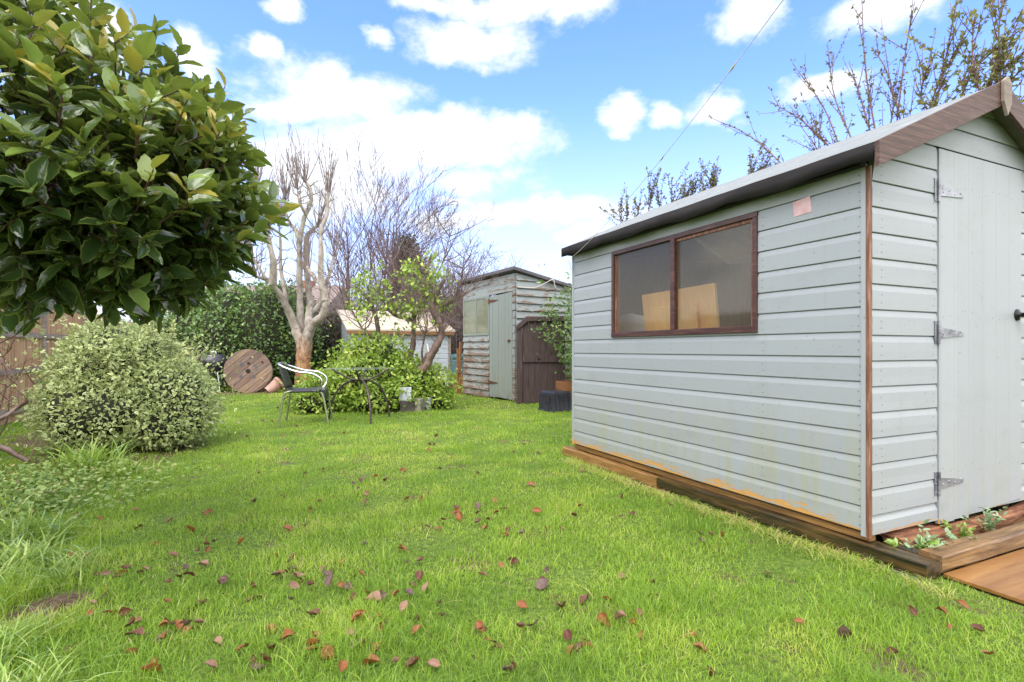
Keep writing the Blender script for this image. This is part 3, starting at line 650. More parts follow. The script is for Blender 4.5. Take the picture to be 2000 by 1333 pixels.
# ------------------------------------------------------------------ cord from the shed roof
A_, B_ = shed_world(-.055, SHL+.0, 1.52), Vector((.85, 1.45, 2.06)); E_ = Vector((1.02, .3, 2.33))
pts = []
for i in range(41):
    t_ = i/40; p = A_.lerp(E_, t_) if False else (A_*(1-t_)+E_*t_); p = p+Vector((0, 0, -.55*t_*(1-t_)*1.0)); pts.append(p)
cd = MB(); cd.tube(pts, .0016, 5, cap=False)
for tt in (.3, .47, .62):
    i = int(tt*40); d = (pts[i+1]-pts[i]).normalized(); cd.tube([pts[i]-d*.02, pts[i]+Vector((.002, 0, .002)), pts[i]+d*.02, pts[i]+d*.035+Vector((0, 0, .006))], [.002, .005, .004, .001], 6)
for q in range(3):
    r_ = .035+.018*q; c = A_+Vector((-.01*q, -.02, -.045-.02*q))
    cd.tube([c+Vector((r_*.55*math.cos(a), .012*math.sin(a*2+q), r_*math.sin(a))) for a in np.linspace(0, 6.28, 18)], .0014, 4, cap=False)
tag(cd.build('washing_line', M['cord']), 'thin knotted white cord rising from the far shed eave into the sky', 'cord')
# ------------------------------------------------------------------ old blue shed
O0 = Vector((.07, 9.0, 0)); OA = math.atan2(1.053, 1.76); OW = 2.05; OD = 1.5   # local: x depth (right, away), y along its front
old = thing('old_shed', O0, 'tall weathered blue shed with peeling boards, grimy window and pent roof', 'garden shed', None, OA, True)
HF, HB = 2.20, 1.93
PW = .128; WEA = [(0, .030), (.004, .032), (PW-.002, .004), (PW, .002)]
ff = lambda s, d, z: Vector((-d, s, z)); fsd = lambda s, d, z: Vector((s, -d, z))
# front openings: door s .10-.86, window .88-1.86
wb = MB(); rows = [.02+PW*k for k in range(9)]
board_wall(wb, lambda s, d, z: Vector((-d-.004*math.sin(z*31+s*3), s, z+.006*math.sin(s*4+z*9))), .93, OW-.03, rows, WEA); wb.build('front_wall', M['old_blue'], old)
ub = MB(); board_wall(ub, ff, .03, OW-.03, [1.90, 1.90+PW*1.15], [(0, .016), (.15, .010)]); ub.build('front_wall', M['old_blue'], old)
eb = MB()
for k in range(15): eb.box((-.020+.004*(k % 3), .02, .03+PW*k), (-.004, .10, .025+PW*(k+1)*.995))
eb.build('front_wall', M['old_blue'], old)
def oclip(z, L, H): return (L, H if z < HB else max(L, min(H, OD*(HF-z)/(HF-HB))))
sb = MB(); board_wall(sb, fsd, .0, OD, [.02+PW*k for k in range(17)], WEA, clip=oclip); sb.build('side_wall', M['old_blue'], old)
bb = MB(); bb.box((OD-.02, .0, 0), (OD, OW, HB)); bb.box((.02, OW-.02, 0), (OD-.02, OW, HB)); bb.build('back_wall', M['old_blue'], old)
rf = MB(); rf.prism([(-.10, -.09, HF+.03), (OD+.1, -.09, HB-.03), (OD+.1, -.09, HB+.035), (-.10, -.09, HF+.095)], (0, OW+.18, 0)); rf.build('roof', M['felt_old'], old, .012)
od = MB(); nb = 7; dw = .80/nb
for k in range(nb):
    y = .10+k*dw
    od.box((-.026-rg.uniform(0, .004), y+.003, .035+rg.uniform(0, .02)), (-.004, y+dw-.003, 1.885-.004*k))
odr = od.build('door', M['old_door'], old, .002)
for z in (.30, 1.78):
    h = MB(); h.prism([(-.034, .90, z-.03), (-.034, .90, z+.03), (-.034, .58, z+.008), (-.034, .58, z-.008)], (.006, 0, 0)); h.box((-.034, .90, z-.05), (-.028, .935, z+.05)); h.build('hinge', M['rust'], odr)
h = MB(); h.box((-.038, .14, 1.03), (-.028, .23, 1.07)); h.tube([(-.03, .17, 1.05), (-.055, .19, 1.05), (-.03, .21, 1.05)], .006, 6); h.build('latch', M['rust'], odr)
wfm = MB()
for lo, hi in (((-.022, .93, 1.17), (-.002, .965, 1.90)), ((-.022, OW-.065, 1.17), (-.002, OW-.03, 1.90)), ((-.024, 1.44, 1.20), (-.002, 1.475, 1.86)), ((-.026, .965, 1.165), (-.002, OW-.065, 1.2)), ((-.022, .965, 1.86), (-.002, OW-.065, 1.9))): wfm.box(lo, hi)
ow = wfm.build('window_frame', M['old_door'], old, .002)
for a, b in ((.965, 1.44), (1.475, OW-.065)):
    gp = MB(); gp.box((-.012, a, 1.2), (-.008, b, 1.86)); gp.build('pane', M['glass_old'], ow)
ib = MB(); ib.box((.5, .1, .02), (.52, OW-.1, 1.9)); ib.build('inner_partition', M['inside'], old)
fb = MB()
for lo, hi in (((-.055, OW-.02, .0), (-.02, OW+.03, 1.05)), ((-.09, OW+.03, .0), (-.05, OW+.07, .92)), ((-.085, OW-.01, .42), (-.056, OW+.028, .50))): fb.box(lo, hi)
o = fb.build('leaning_timber', M['orange_wood'], None, .003); o.location = O0+Vector((-.03, .03, 0)); o.rotation_euler = (0, 0, OA); tag(o, 'narrow brown timber frame leaning at the old shed corner', 'timber frame')
# loose white cord on the old shed
cd = MB(); p0 = at(1011, 561, 9.0-.05); p1 = at(1080, 546, 8.9); pm = at(1045, 562, 8.95); cd.tube(smooth_path([p0, at(1028, 562, 8.96), pm, at(1066, 553, 8.92), p1, at(1083, 556, 8.9), at(1085, 562, 8.9)]), .006, 5); tag(cd.build('cord', M['cord']), 'loose white cord sagging across the old shed boards', 'cord')
# ------------------------------------------------------------------ dark gate leaning before the old shed
gt = thing('wooden_gate', at(1050, 787, 8.75)*1.0, 'dark brown plank gate with clipped corner leaning against the old shed', 'gate', None, R(4), True)
gt.location.z = 0; gt.rotation_euler = (R(-2), 0, R(4)); gw = .34
gb = MB(); nb = 8
xs = np.linspace(-gw, gw+.12, nb+1)
for k in range(nb):
    xa, xb = xs[k]+.002, xs[k+1]-.002; zt = lambda x: min(1.43, 1.30+(x+gw)*.9)
    gb.prism([(xa, 0, .02), (xb, 0, .02+rg.uniform(0, .02)), (xb, 0, zt(xb)), (xa, 0, zt(xa))], (0, .02, 0))
gb.build('plank_panel', M['darkwood'], gt, .002)
gr = MB(); gr.prism([(-gw-.01, -.035, .0), (-gw+.09, -.035, .0), (-gw+.09, -.035, 1.37), (-gw-.01, -.035, 1.27)], (0, .033, 0)); gr.build('stile', M['darkwood'], gt, .003)
gr = MB(); gr.prism([(-gw-.03, -.06, 1.26), (-gw+.01, -.06, 1.22), (-gw+.18, -.06, 1.365), (-gw+.14, -.06, 1.435)], (0, .08, 0)); gr.prism([(-gw+.14, -.06, 1.435), (-gw+.18, -.06, 1.365), (gw+.14, -.06, 1.37), (gw+.14, -.06, 1.455)], (0, .08, 0)); gr.build('top_rail', M['darkwood'], gt, .003)
gr = MB(); gr.box((-gw+.092, -.03, .69), (gw+.1, -.002, .80)); rl = gr.build('middle_rail', M['darkwood'], gt, .003)
kk = MB(); kk.lathe([(.0, .004), (.022, .004), (.024, 0)], 14, 0, Matrix.Translation((.02, -.031, .745)) @ Matrix.Rotation(R(90), 4, 'X')); kk.build('latch_hole', M['dark_hole'], rl)
# black recycling box and orange planter
bx = thing('recycling_box', at(1085, 803, 7.85), 'black plastic box with hand slot in the grass before the dark gate', 'plastic box', None, R(28), True); bx.location.z = 0
b_ = MB(); W_, D_, H_ = .16, .19, .29
def ring(z, w_, d_): return [(-w_, -d_, z), (w_, -d_, z), (w_, d_, z), (-w_, d_, z)]
b_.add(ring(0, W_+.012, D_+.012)+ring(H_-.02, W_-.01, D_-.01)+ring(H_, W_-.03, D_-.03), [(0,1,5,4),(1,2,6,5),(2,3,7,6),(3,0,4,7),(4,5,9,8),(5,6,10,9),(6,7,11,10),(7,4,8,11),(8,9,10,11)])
for k in range(5): b_.box((-W_-.013+.006, -D_+.03+k*.085, .02), (-W_+.004, -D_+.05+k*.085, H_-.05))
for k in range(4): b_.box((-W_+.03+k*.075, -D_-.012, .02), (-W_+.05+k*.075, -D_+.004, H_-.05))
b_.box((-W_-.02, -D_-.02, .0), (W_+.02, D_+.02, .025)); bo = b_.build('body', M['black_plastic'], bx, .006)
s_ = MB(); s_.box((-W_-.012, -.10, H_-.16), (-W_+.0, -.0, H_-.07)); s_.build('hand_slot', M['dark_hole'], bx)
pt = thing('wooden_planter', Vector((1.13, 8.2, 0)), 'orange stained wooden planter beside the black box', 'planter', None, R(10), True); pt.location.z = 0
for k in range(3):
    p_ = MB(); z = .01+k*.135; 
    for lo, hi in (((-.42, -.20, z), (.42, -.175, z+.128)), ((-.42, .175, z), (.42, .2, z+.128)), ((-.42, -.175, z), (-.395, .175, z+.128)), ((.395, -.175, z), (.42, .175, z+.128))): p_.box(lo, hi)
    p_.build('board', M['orange_wood'], pt, .003)
p_ = MB(); p_.box((-.39, -.17, .05), (.39, .17, .37)); p_.build('soil', M['ground'], pt)
# ------------------------------------------------------------------ small pale blue shed with cream roof
B0 = Vector((-1.46, 12.65, 0)); bs = thing('small_shed', B0, 'low pale blue boarded shed with cream roof behind the apple tree', 'garden shed', None, AX, True)
BW, BD, BH, BR = 2.3, 1.5, 1.30, 1.78
wb = MB(); PB = .112; board_wall(wb, lambda s, d, z: Vector((s, -d, z)), -BW, -.06, [.02+PB*k for k in range(11)], [(0, .014), (PB-.02, .012), (PB, 0)]); wb.box((-BW, -.012, .02+PB*11), (-.06, .0, BH)); wb.build('front_wall', M['pale_blue'], bs)
ct = MB(); ct.box((-.062, -.03, 0), (.0, .02, BH)); ct.build('corner_post', M['rail'], bs, .003)
wb = MB(); wb.prism([(-.02, .02, 0), (-.02, BD, 0), (-.02, BD, BR), (-.02, .02, BH)], (.02, 0, 0)); wb.prism([(-BW, .02, 0), (-BW, BD, 0), (-BW, BD, BR), (-BW, .02, BH)], (.02, 0, 0)); wb.box((-BW+.02, BD-.02, 0), (-.02, BD, BR)); wb.build('side_wall', M['pale_blue'], bs)
rf = MB(); rf.prism([(-BW-.1, -.12, BH+.01), (-BW-.1, BD+.1, BR+.045), (-BW-.1, BD+.1, BR+.10), (-BW-.1, -.12, BH+.055)], (BW+.18, 0, 0)); rf.build('roof', M['felt_cream'], bs, .008)
rf = MB(); rf.box((-BW-.08, -.115, BH-.06), (.06, -.09, BH+.012)); rf.build('fascia', M['orange_wood'], bs, .003)
pk = thing('wooden_plank', at(824, 700, 12.3), 'pale thin plank propped against the small blue shed', 'plank', None, 0); p_ = MB(); p_.prism([at(833, 672, 12.35), at(836, 672, 12.35), at(841, 705, 12.2), at(838, 705, 12.2)], (0, .02, 0)); C.objects.unlink(pk); bpy.data.objects.remove(pk)
o = p_.build('wooden_plank', M['render']); tag(o, 'pale thin plank propped against the small blue shed', 'plank')
# teal water butt between the sheds
wb = thing('water_butt', at(894, 752, 12.9), 'teal plastic water butt in the gap between the two old sheds', 'water butt', None, 0, True); wb.location.z = 0
m_ = MB(); m_.lathe([(0, 0), (.27, 0), (.29, .1), (.31, .2), (.30, .22), (.32, .42), (.31, .44), (.33, .62), (.31, .68), (.0, .68)], 28); m_.build('barrel', M['teal'], wb)
m_ = MB(); m_.lathe([(.33, .68), (.335, .74), (.31, .78), (.2, .80), (0, .81)], 28); m_.build('lid', M['teal'], wb)
for k in range(3):
    o = boxthing('brick', ('old brown brick, lowest of the pile before the water butt', 'old brown brick, middle of the pile before the water butt', 'old brown brick on top of the pile before the water butt')[k], 'brick', (-.14, -.08, 0), (.14, .08, .10), M['brick'], at(897, 750, 12.2)+Vector((0, 0, -at(897, 750, 12.2).z+.105*k+.01)), R(12*k-10), 0, 0, .006, 'bricks before the water butt')
# ------------------------------------------------------------------ kettle barbecue, cable reel, pot
q0 = at(417, 763, 11.3); q0.z = 0
bq = thing('kettle_barbecue', q0, 'black kettle barbecue on thin legs beside the wooden cable reel', 'barbecue', None, R(20), True)
m_ = MB(); m_.lathe([(.285, .62), (.285, .64), (.275, .69), (.235, .755), (.16, .80), (.06, .815), (0, .817)], 32); lid = m_.build('lid', M['bbq'], bq)
m_ = MB(); m_.tube([(-.05, 0, .81), (-.045, 0, .85), (.045, 0, .85), (.05, 0, .81)], .012, 8); m_.build('handle', M['alu'], lid)
m_ = MB(); m_.lathe([(.288, .625), (.292, .61), (.285, .60), (.278, .54), (.24, .44), (.17, .38), (.06, .36), (0, .36)], 32); m_.build('bowl', M['bbq'], bq)
for k in range(3):
    a = R(-60+120*k); m_ = MB(); m_.tube([(.2*math.cos(a), .2*math.sin(a), .44), (.34*math.cos(a), .34*math.sin(a), .0)], .012, 8); m_.build('leg', M['alu'], bq)
m_ = MB(); m_.lathe([(.20, .25), (.21, .255), (.20, .26), (0, .258), (0, .25)], 24); m_.build('ash_tray', M['alu'], bq)
m_ = MB(); m_.box((-.30, -.02, .15), (-.2, .02, .16)); m_.box((-.26, -.26, .17), (.26, .26, .18)); m_.build('shelf', M['bbq'], bq)
r0 = at(484, 770, 11.0); r0.z = 0.0
rl = thing('cable_reel', r0, 'large weathered wooden cable reel standing on its rims by the hedge', 'cable reel', None, R(22), True); rl.rotation_euler = (R(-6), 0, R(22))
RR = .455
def disc(y, th, name):
    m_ = MB(); n = 48
    m_.prism([(RR*math.cos(2*math.pi*k/n), y, RR+RR*math.sin(2*math.pi*k/n)) for k in range(n)], (0, th, 0)); 
    o = m_.build(name, M['reel'], rl, .006); return o
fd = disc(0, .05, 'flange'); disc(.42, .05, 'flange')
m_ = MB(); m_.lathe([(.2, 0), (.2, .38)], 24, 0, Matrix.Translation((0, .43, RR)) @ Matrix.Rotation(R(90), 4, 'X')); m_.build('core', M['reel'], rl)
for (x, z, r_) in ((0, 0, .046), (.01, .16, .028), (-.12, .14, .040), (.13, .11, .036), (.11, -.115, .038), (-.13, -.11, .036), (.27, .18, .022)):
    m_ = MB(); m_.lathe([(r_, .004), (r_*.9, .0045), (0, .002)], 16, 0, Matrix.Translation((x, 0, RR+z)) @ Matrix.Rotation(R(90), 4, 'X')); m_.build('bolt_hole', M['dark_hole'] if r_ > .045 or r_ < .03 else M['felt_old'], fd)
p0 = at(534, 757, 11.1); p0.z = .12
tp = thing('terracotta_pot', p0, 'pinkish terracotta pot lying on its side beside the cable reel', 'plant pot', None, 0, True); tp.rotation_mode = 'QUATERNION'; tp.rotation_quaternion = Vector((.55, .55, .5)).to_track_quat('Z', 'Y')
m_ = MB(); m_.lathe([(.08, -.16), (.125, .11), (.11, .11), (.07, -.14), (0, -.14)], 24); m_.build('body', M['terracotta'], tp)
m_ = MB(); m_.lathe([(.127, .10), (.140, .10), (.143, .16), (.122, .16), (.122, .10)], 24); m_.build('rim', M['terracotta'], tp)
# ------------------------------------------------------------------ chair and table
chn = thing('garden_chair', Vector((-2.52, 6.52, 0)), 'aluminium bistro chair with black woven seat facing the glass table', 'chair', None, R(13), True)
rt = .0125
for sgn in (-1, 1):
    # arm: one hoop from the back top down to the seat front
    pass
hoop = smooth_path([(.16, -.235, .405), (.205, -.255, .47), (.20, -.262, .55), (.10, -.268, .615), (-.05, -.262, .635), (-.20, -.225, .685), (-.285, -.14, .725), (-.305, 0, .735), (-.285, .14, .725), (-.20, .225, .685), (-.05, .262, .635), (.10, .268, .615), (.20, .262, .55), (.205, .255, .47), (.16, .235, .405)], 6)
m_ = MB(); m_.tube(hoop, rt, 10); m_.build('armrest_hoop', M['alu'], chn)
m_ = MB(); prof = [(-.215, .43), (-.15, .418), (-.02, .415), (.12, .420), (.185, .425), (.225, .405), (.238, .36), (.240, .31)]
n1 = 9; vs = []
for (x, z) in prof:
    for k in range(n1):
        y = -.225+.45*k/(n1-1); vs.append((x, y, z-.012*(1-(2*k/(n1-1)-1)**2)*(1 if x < .19 else 0)))
k0 = len(vs); vs += [(x-.004, y, z-.016) for x, y, z in vs]
m = len(prof); fq = [(i*n1+k, (i+1)*n1+k, (i+1)*n1+k+1, i*n1+k+1) for i in range(m-1) for k in range(n1-1)]
ed = [(i*n1, (i+1)*n1) for i in range(m-1)]+[((i+1)*n1+n1-1, i*n1+n1-1) for i in range(m-1)]+[(k+1, k) for k in range(n1-1)]+[((m-1)*n1+k, (m-1)*n1+k+1) for k in range(n1-1)]
m_.add(vs, fq+[tuple(k0+a for a in q[::-1]) for q in fq]+[(b, a, k0+a, k0+b) for a, b in ed], 0, True); m_.build('seat', M['black_weave'], chn)
m_ = MB(); vs = []
for i in range(7):
    t_ = i/6; z = .43+.285*t_; x = -.205-.085*t_
    for k in range(n1): y = (-.215+.43*k/(n1-1))*(1-.30*t_**2.5); vs.append((x-.03*(1-(2*k/(n1-1)-1)**2)+.02, y, z))
k0 = len(vs); vs += [(x-.014, y, z) for x, y, z in vs]; m = 7
fq = [(i*n1+k, i*n1+k+1, (i+1)*n1+k+1, (i+1)*n1+k) for i in range(m-1) for k in range(n1-1)]
ed = [(i*n1, (i+1)*n1) for i in range(m-1)]+[((i+1)*n1+n1-1, i*n1+n1-1) for i in range(m-1)]+[(k+1, k) for k in range(n1-1)]+[((m-1)*n1+k, (m-1)*n1+k+1) for k in range(n1-1)]
m_.add(vs, fq+[tuple(k0+a for a in q[::-1]) for q in fq]+[(a, b, k0+b, k0+a) for a, b in ed], 0, True); m_.build('backrest', M['black_weave'], chn)
for sgn in (-1, 1):
    m_ = MB(); m_.tube(smooth_path([(-.10, .215*sgn, .402), (-.17, .22*sgn, .40), (-.215, .222*sgn, .36), (-.245, .235*sgn, .18), (-.275, .25*sgn, -.01)], 4), rt*.95, 10); m_.build('leg', M['olive'], chn)
    m_ = MB(); m_.tube(smooth_path([(.05, .215*sgn, .40), (.15, .22*sgn, .40), (.215, .223*sgn, .36), (.255, .24*sgn, .18), (.285, .25*sgn, -.01)], 4), rt*.95, 10); m_.build('leg', M['olive'], chn)
    m_ = MB(); m_.tube([(-.15, .226*sgn, .40), (.20, .226*sgn, .40)], .010, 8); m_.build('seat_rail', M['iron'], chn)
m_ = MB(); m_.tube([(-.235, -.225, .30), (-.20, -.1, .33), (-.20, .1, .33), (-.235, .225, .30)], .008, 8); m_.build('stretcher', M['alu'], chn)
tb = thing('glass_table', Vector((-1.93, 6.78, 0)), 'round glass table on three curved dark metal legs before the bright shrub', 'table', None, 0, True)
m_ = MB(); m_.lathe([(0, .655), (.45, .655), (.453, .659), (.45, .663), (0, .663)], 64); m_.build('glass_top', M['glass_table'], tb)
for a in (48, -58, 168):
    a = R(a); c_, s_ = math.cos(a), math.sin(a)
    m_ = MB(); m_.tube([(c_*r_, s_*r_, z) for r_, z in [(p.x, p.y) for p in smooth_path([(.02, .505, 0), (.10, .505, 0), (.22, .46, 0), (.33, .36, 0), (.41, .19, 0), (.44, 0, 0)], 5)]], [.013]*26, 8); m_.build('leg', M['table_metal'], tb)
for a in (5, 95, 182, -82):
    a = R(a); c_, s_ = math.cos(a), math.sin(a)
    m_ = MB(); m_.tube([(c_*p.x, s_*p.x, p.y) for p in smooth_path([(.0, .515, 0), (.10, .520, 0), (.18, .55, 0), (.36, .652, 0)], 5)], .012, 8); m_.lathe([(0, .648), (.022, .648), (.022, .654), (0, .654)], 12, 0, Matrix.Translation((c_*.355, s_*.355, 0))); m_.build('arm', M['table_metal'], tb)
# ------------------------------------------------------------------ blocks by the apple tree
def gp_(u, v, dz=0): p = at(u, v, gy(v)); p.z = dz; return p
boxthing('brick', 'dark brown brick block in the grass by the apple trunk', 'brick', (-.10, -.06, -.03), (.10, .1, .17), M['dark_block'], gp_(796, 807), R(8), 0, 0, .008)
boxthing('stone_slab', 'pale grey slab resting on the dark brick by the apple trunk', 'slab', (-.085, -.02, 0), (.085, .02, .19), M['grey_slab'], gp_(791, 807, .172)+Vector((0, .02, 0)), R(6), R(-8), 0, .004)
o = boxthing('concrete_block', 'mossy square concrete block beside the pale grey trough', 'block', (-.085, -.08, -.03), (.085, .1, .20), M['concrete'], gp_(814, 806), R(-12), 0, 0, .008)
tr = thing('plastic_trough', gp_(829, 803), 'pale grey plastic trough with a bar handle beside the concrete block', 'trough', None, R(-10), True)
m_ = MB(); m_.prism([(-.075, 0, 0), (-.04, 0, 0), (-.02, 0, .055), (.02, 0, .055), (.045, 0, 0), (.085, 0, 0), (.09, 0, .20), (-.085, 0, .20)], (0, .14, 0)); m_.build('body', M['grey_slab'], tr, .004)
m_ = MB(); m_.box((-.075, .015, .201), (.08, .125, .204)); m_.build('opening', M['dark_hole'], tr)
m_ = MB(); m_.tube([(-.085, -.012, .195), (.10, -.012, .10)], .009, 8); m_.build('handle', M['plaster'], tr)
o = boxthing('plant_pot', 'small black pot lying behind the concrete block', 'plant pot', (-.06, -.05, 0), (.07, .06, .09), M['black_plastic'], gp_(818, 802, .205)+Vector((0, .06, 0)), R(30), R(10), R(12), .03)
# ------------------------------------------------------------------ reed fence
fd_ = Vector((-.419, .908, 0)); P0 = Vector((-5.85, 5.85, 0))
fn = thing('reed_fence', P0, 'tall reed screen fence with grey rails and posts along the border', 'fence')
nv = Vector((.908, .419, 0))
for k in range(-3, 8):
    a, b = P0+fd_*(k*1.75), P0+fd_*((k+1)*1.75)
    pn = MB(); h = 1.48+.03*((k*7) % 3)
    n = 24
    vs = []
    for i in range(n+1):
        q = a.lerp(b, i/n); top = h+.02*math.sin(i*2.3+k)+.012*math.sin(i*5.1)
        vs += [q+nv*.012, q+nv*.012+Vector((0, 0, top)), q-nv*.012+Vector((0, 0, top)), q-nv*.012]
    pn.add(vs, [(4*i+c_, 4*i+4+c_, 4*i+4+(c_+1) % 4, 4*i+(c_+1) % 4) for i in range(n) for c_ in range(4)]+[(0, 1, 2, 3), (4*n+3, 4*n+2, 4*n+1, 4*n)]); pn.build('reed_panel', M['reed'], fn)
    for z in (.14, .63, 1.09):
        r_ = MB(); e = nv*.015; t_ = nv*.04; hz = Vector((0, 0, .035))
        p1, p2 = a+fd_*.045+Vector((0, 0, z)), b-fd_*.045+Vector((0, 0, z))
        r_.add([p1+e-hz, p1+t_-hz, p1+t_+hz, p1+e+hz, p2+e-hz, p2+t_-hz, p2+t_+hz, p2+e+hz], [(0,1,2,3),(7,6,5,4),(0,4,5,1),(1,5,6,2),(2,6,7,3),(3,7,4,0)]); r_.build('rail', M['rail'], fn)
    p_ = MB(); p_.box((-.045, -.02, 0), (.045, .07, h+.06), 0, Matrix.Translation(b) @ Matrix.Rotation(AX, 4, 'Z')); p_.build('post', M['rail'], fn, .004)
# ------------------------------------------------------------------ plants
def shrub(name, loc, lab, cat, blobs, n, L, Wr, mat_, tmpl, seed, amp=.16, shell=.35, cs=.74, group=None, stems=None, updir=.5, out=.7, rnd=.7, corem='core', poke=.3, tb=0):
    rng = np.random.default_rng(seed); t = thing(name, loc, lab, cat, group)
    P, A, N = cloud_of_leaves(n, blobs, rng, amp, shell, seed, updir=updir, out=out, rnd=rnd, poke=poke)
    m = len(P); Ls = L*rng.uniform(.6, 1.25, m)
    cl = .5+.28*np.sin(P[:, 0]*7+seed)*np.sin(P[:, 1]*6.1)*np.sin(P[:, 2]*8.3+1)
    tint = np.clip(cl+rng.normal(0, .2, m)+tb, 0, 1)
    leaves('foliage', P, A, N, Ls, Ls*Wr, tmpl, tint, mat_, t)
    if cs: core('twigs', blobs, M[corem], t, seed, amp, cs)  # a solid dark filler behind the leaves, shade in its colour
    if stems:
        mb = MB()
        for (p, d, l, r) in stems: grow(mb, p, d, l, r, 2, rng, kids=4)
        mb.build('stem', M['bark_brown'], t)
    return t
# --- variegated round bush
pc = Vector((-3.72, 5.0, 0))
shrub('variegated_bush', pc, 'rounded variegated grey green bush with cream edged leaves by the reed fence', 'bush',
      [(-3.60, 4.98, .58, .62, .66, .46), (-3.78, 5.0, .86, .40, .46, .30), (-3.44, 4.95, .80, .32, .42, .26), (-3.92, 4.85, .42, .30, .45, .38), (-3.16, 4.9, .44, .40, .46, .40), (-3.55, 4.6, .35, .48, .4, .3), (-3.05, 4.75, .25, .3, .35, .24)], 42000, .038, .52, M['pitto'], T7, 11, .24, .42, .74, stems=[((-3.7, 5, 0), (0, 0, 1), .5, .03)], poke=1.0, updir=.8, rnd=.6)
pit = [o for o in C.objects if o.name == 'variegated_bush'][0]; rng = np.random.default_rng(71); mb = MB(); PP, AA, NN = [], [], []
for k in range(75):
    a, e = rng.uniform(0, 6.28), rng.uniform(.05, 1.3); d = np.array([math.cos(a)*math.cos(e), math.sin(a)*math.cos(e), math.sin(e)])
    p = np.array([-3.58, 4.97, .58])+d*np.array([.64, .60, .48]); g_ = nrm(d*.7+np.array([0, 0, .6])+rng.normal(0, .25, 3)); L = rng.uniform(.10, .26)
    mb.tube([p-g_*.1, p, p+g_*L], [.004, .003, .0015], 4, cap=False)
    for j in range(18):
        f = j/17; q = p+g_*L*f; ax = nrm(rng.normal(0, 1, 3)); PP.append(q); AA.append(ax+g_*.6); NN.append(g_+rng.normal(0, .4, 3)+np.array([0, 0, .5]))
mb.build('shoots', M['bark_brown'], pit); n = len(PP); L = .042*rng.uniform(.7, 1.2, n); leaves('foliage', np.array(PP), np.array(AA), np.array(NN), L, L*.5, T7, np.clip(rng.normal(.8, .15, n), 0, 1), M['pitto'], pit)
# --- bright shrub behind the table
shrub('bright_shrub', Vector((-2.15, 8.05, 0)), 'spreading bright yellow green shrub behind the glass table', 'bush',
      [(-2.1, 8.05, .42, .82, .55, .47), (-2.15, 8.2, .75, .58, .45, .42), (-1.6, 8.0, .35, .48, .45, .38), (-2.7, 7.9, .30, .50, .45, .32), (-2.85, 7.6, .16, .36, .3, .24), (-1.35, 8.15, .34, .44, .35, .38), (-1.2, 8.05, .14, .32, .3, .22), (-1.9, 7.7, .2, .55, .3, .25), (-1.62, 7.75, .3, .16, .2, .22)],
      19000, .062, .55, M['bush'], T7, 21, .28, .45, .62, poke=.6)
# --- hedge and evergreens along the far end
shrub('ivy_hedge', Vector((-6.3, 12.6, 0)), 'dense dark green leafy hedge behind the cable reel and barbecue', 'hedge',
      [(-7.4, 12.9, 1.1, .95, .75, 1.25), (-6.6, 12.6, 1.2, .95, .75, 1.30), (-5.75, 12.5, 1.15, .85, .7, 1.25), (-5.15, 12.6, .95, .6, .6, 1.1), (-8.3, 12.8, .8, .8, .7, .95)], 26000, .085, .62, M['ivy'], T4, 31, .12, .30, .82, poke=.4, updir=.35)
shrub('evergreen_shrub', Vector((-4.0, 13.6, 0)), 'dark dull evergreen hedge between the pale trunk and the small shed', 'hedge',
      [(-4.4, 13.9, .8, .8, .7, 1.15), (-3.6, 14.2, .8, .9, .7, 1.1), (-2.9, 14.8, .9, .8, .6, 1.0), (-4.9, 13.6, .6, .5, .5, .9)], 14000, .10, .35, M['conif'], T4, 37, .25, .35, .8, poke=.5)
shrub('evergreen_shrub', Vector((-1.4, 15.6, 0)), 'brownish green evergreen mass rising behind the small blue shed', 'bush',
      [(-1.6, 15.6, 1.4, 1.0, .7, 1.4), (-2.7, 15.8, 1.3, .9, .7, 1.3), (-.7, 15.2, 1.3, .9, .7, 1.3), (0.1, 13.2, 1.1, .8, .6, 1.3)], 14000, .11, .35, M['conif'], T4, 41, .3, .35, .78, poke=.7, tb=.25)
shrub('conifer', Vector((-3.55, 18, 0)), 'narrow dark conifer top standing among the bare trees', 'tree',
      [(-3.55, 18, 2.4, .75, .7, 2.2), (-3.5, 18, 3.9, .42, .4, 1.0), (-3.2, 18, 3.2, .5, .4, .8)], 7000, .15, .3, M['conif'], T4, 43, .35, .5, .7, poke=.8, updir=.1)
shrub('evergreen_shrub', Vector((1.05, 7.4, 0)), 'glossy green shrub squeezed between the two sheds behind the gate', 'bush',
      [(1.16, 7.55, 1.25, .28, .45, .75), (1.15, 7.3, 1.75, .26, .4, .42), (1.12, 7.5, .85, .26, .35, .5), (1.5, 7.4, 1.2, .5, .5, 1.0), (1.6, 8.6, 1.2, .9, .8, 1.05), (1.12, 7.2, .62, .22, .3, .35), (1.08, 7.2, 1.5, .22, .35, .5)], 14000, .075, .45, M['ivy'], T7, 47, .3, .5, .6, poke=.35, tb=-.02)
shrub('laurel_bush', Vector((-7.6, 18, 0)), 'pale grey green treetop just above the ivy hedge', 'tree', [(-8.0, 18.5, 2.4, 1.1, .8, .9), (-7.4, 18, 1.6, 1.2, .8, 1.4)], 5000, .12, .5, M['conif'], T4, 49, .3, .4, .75, tb=.4)
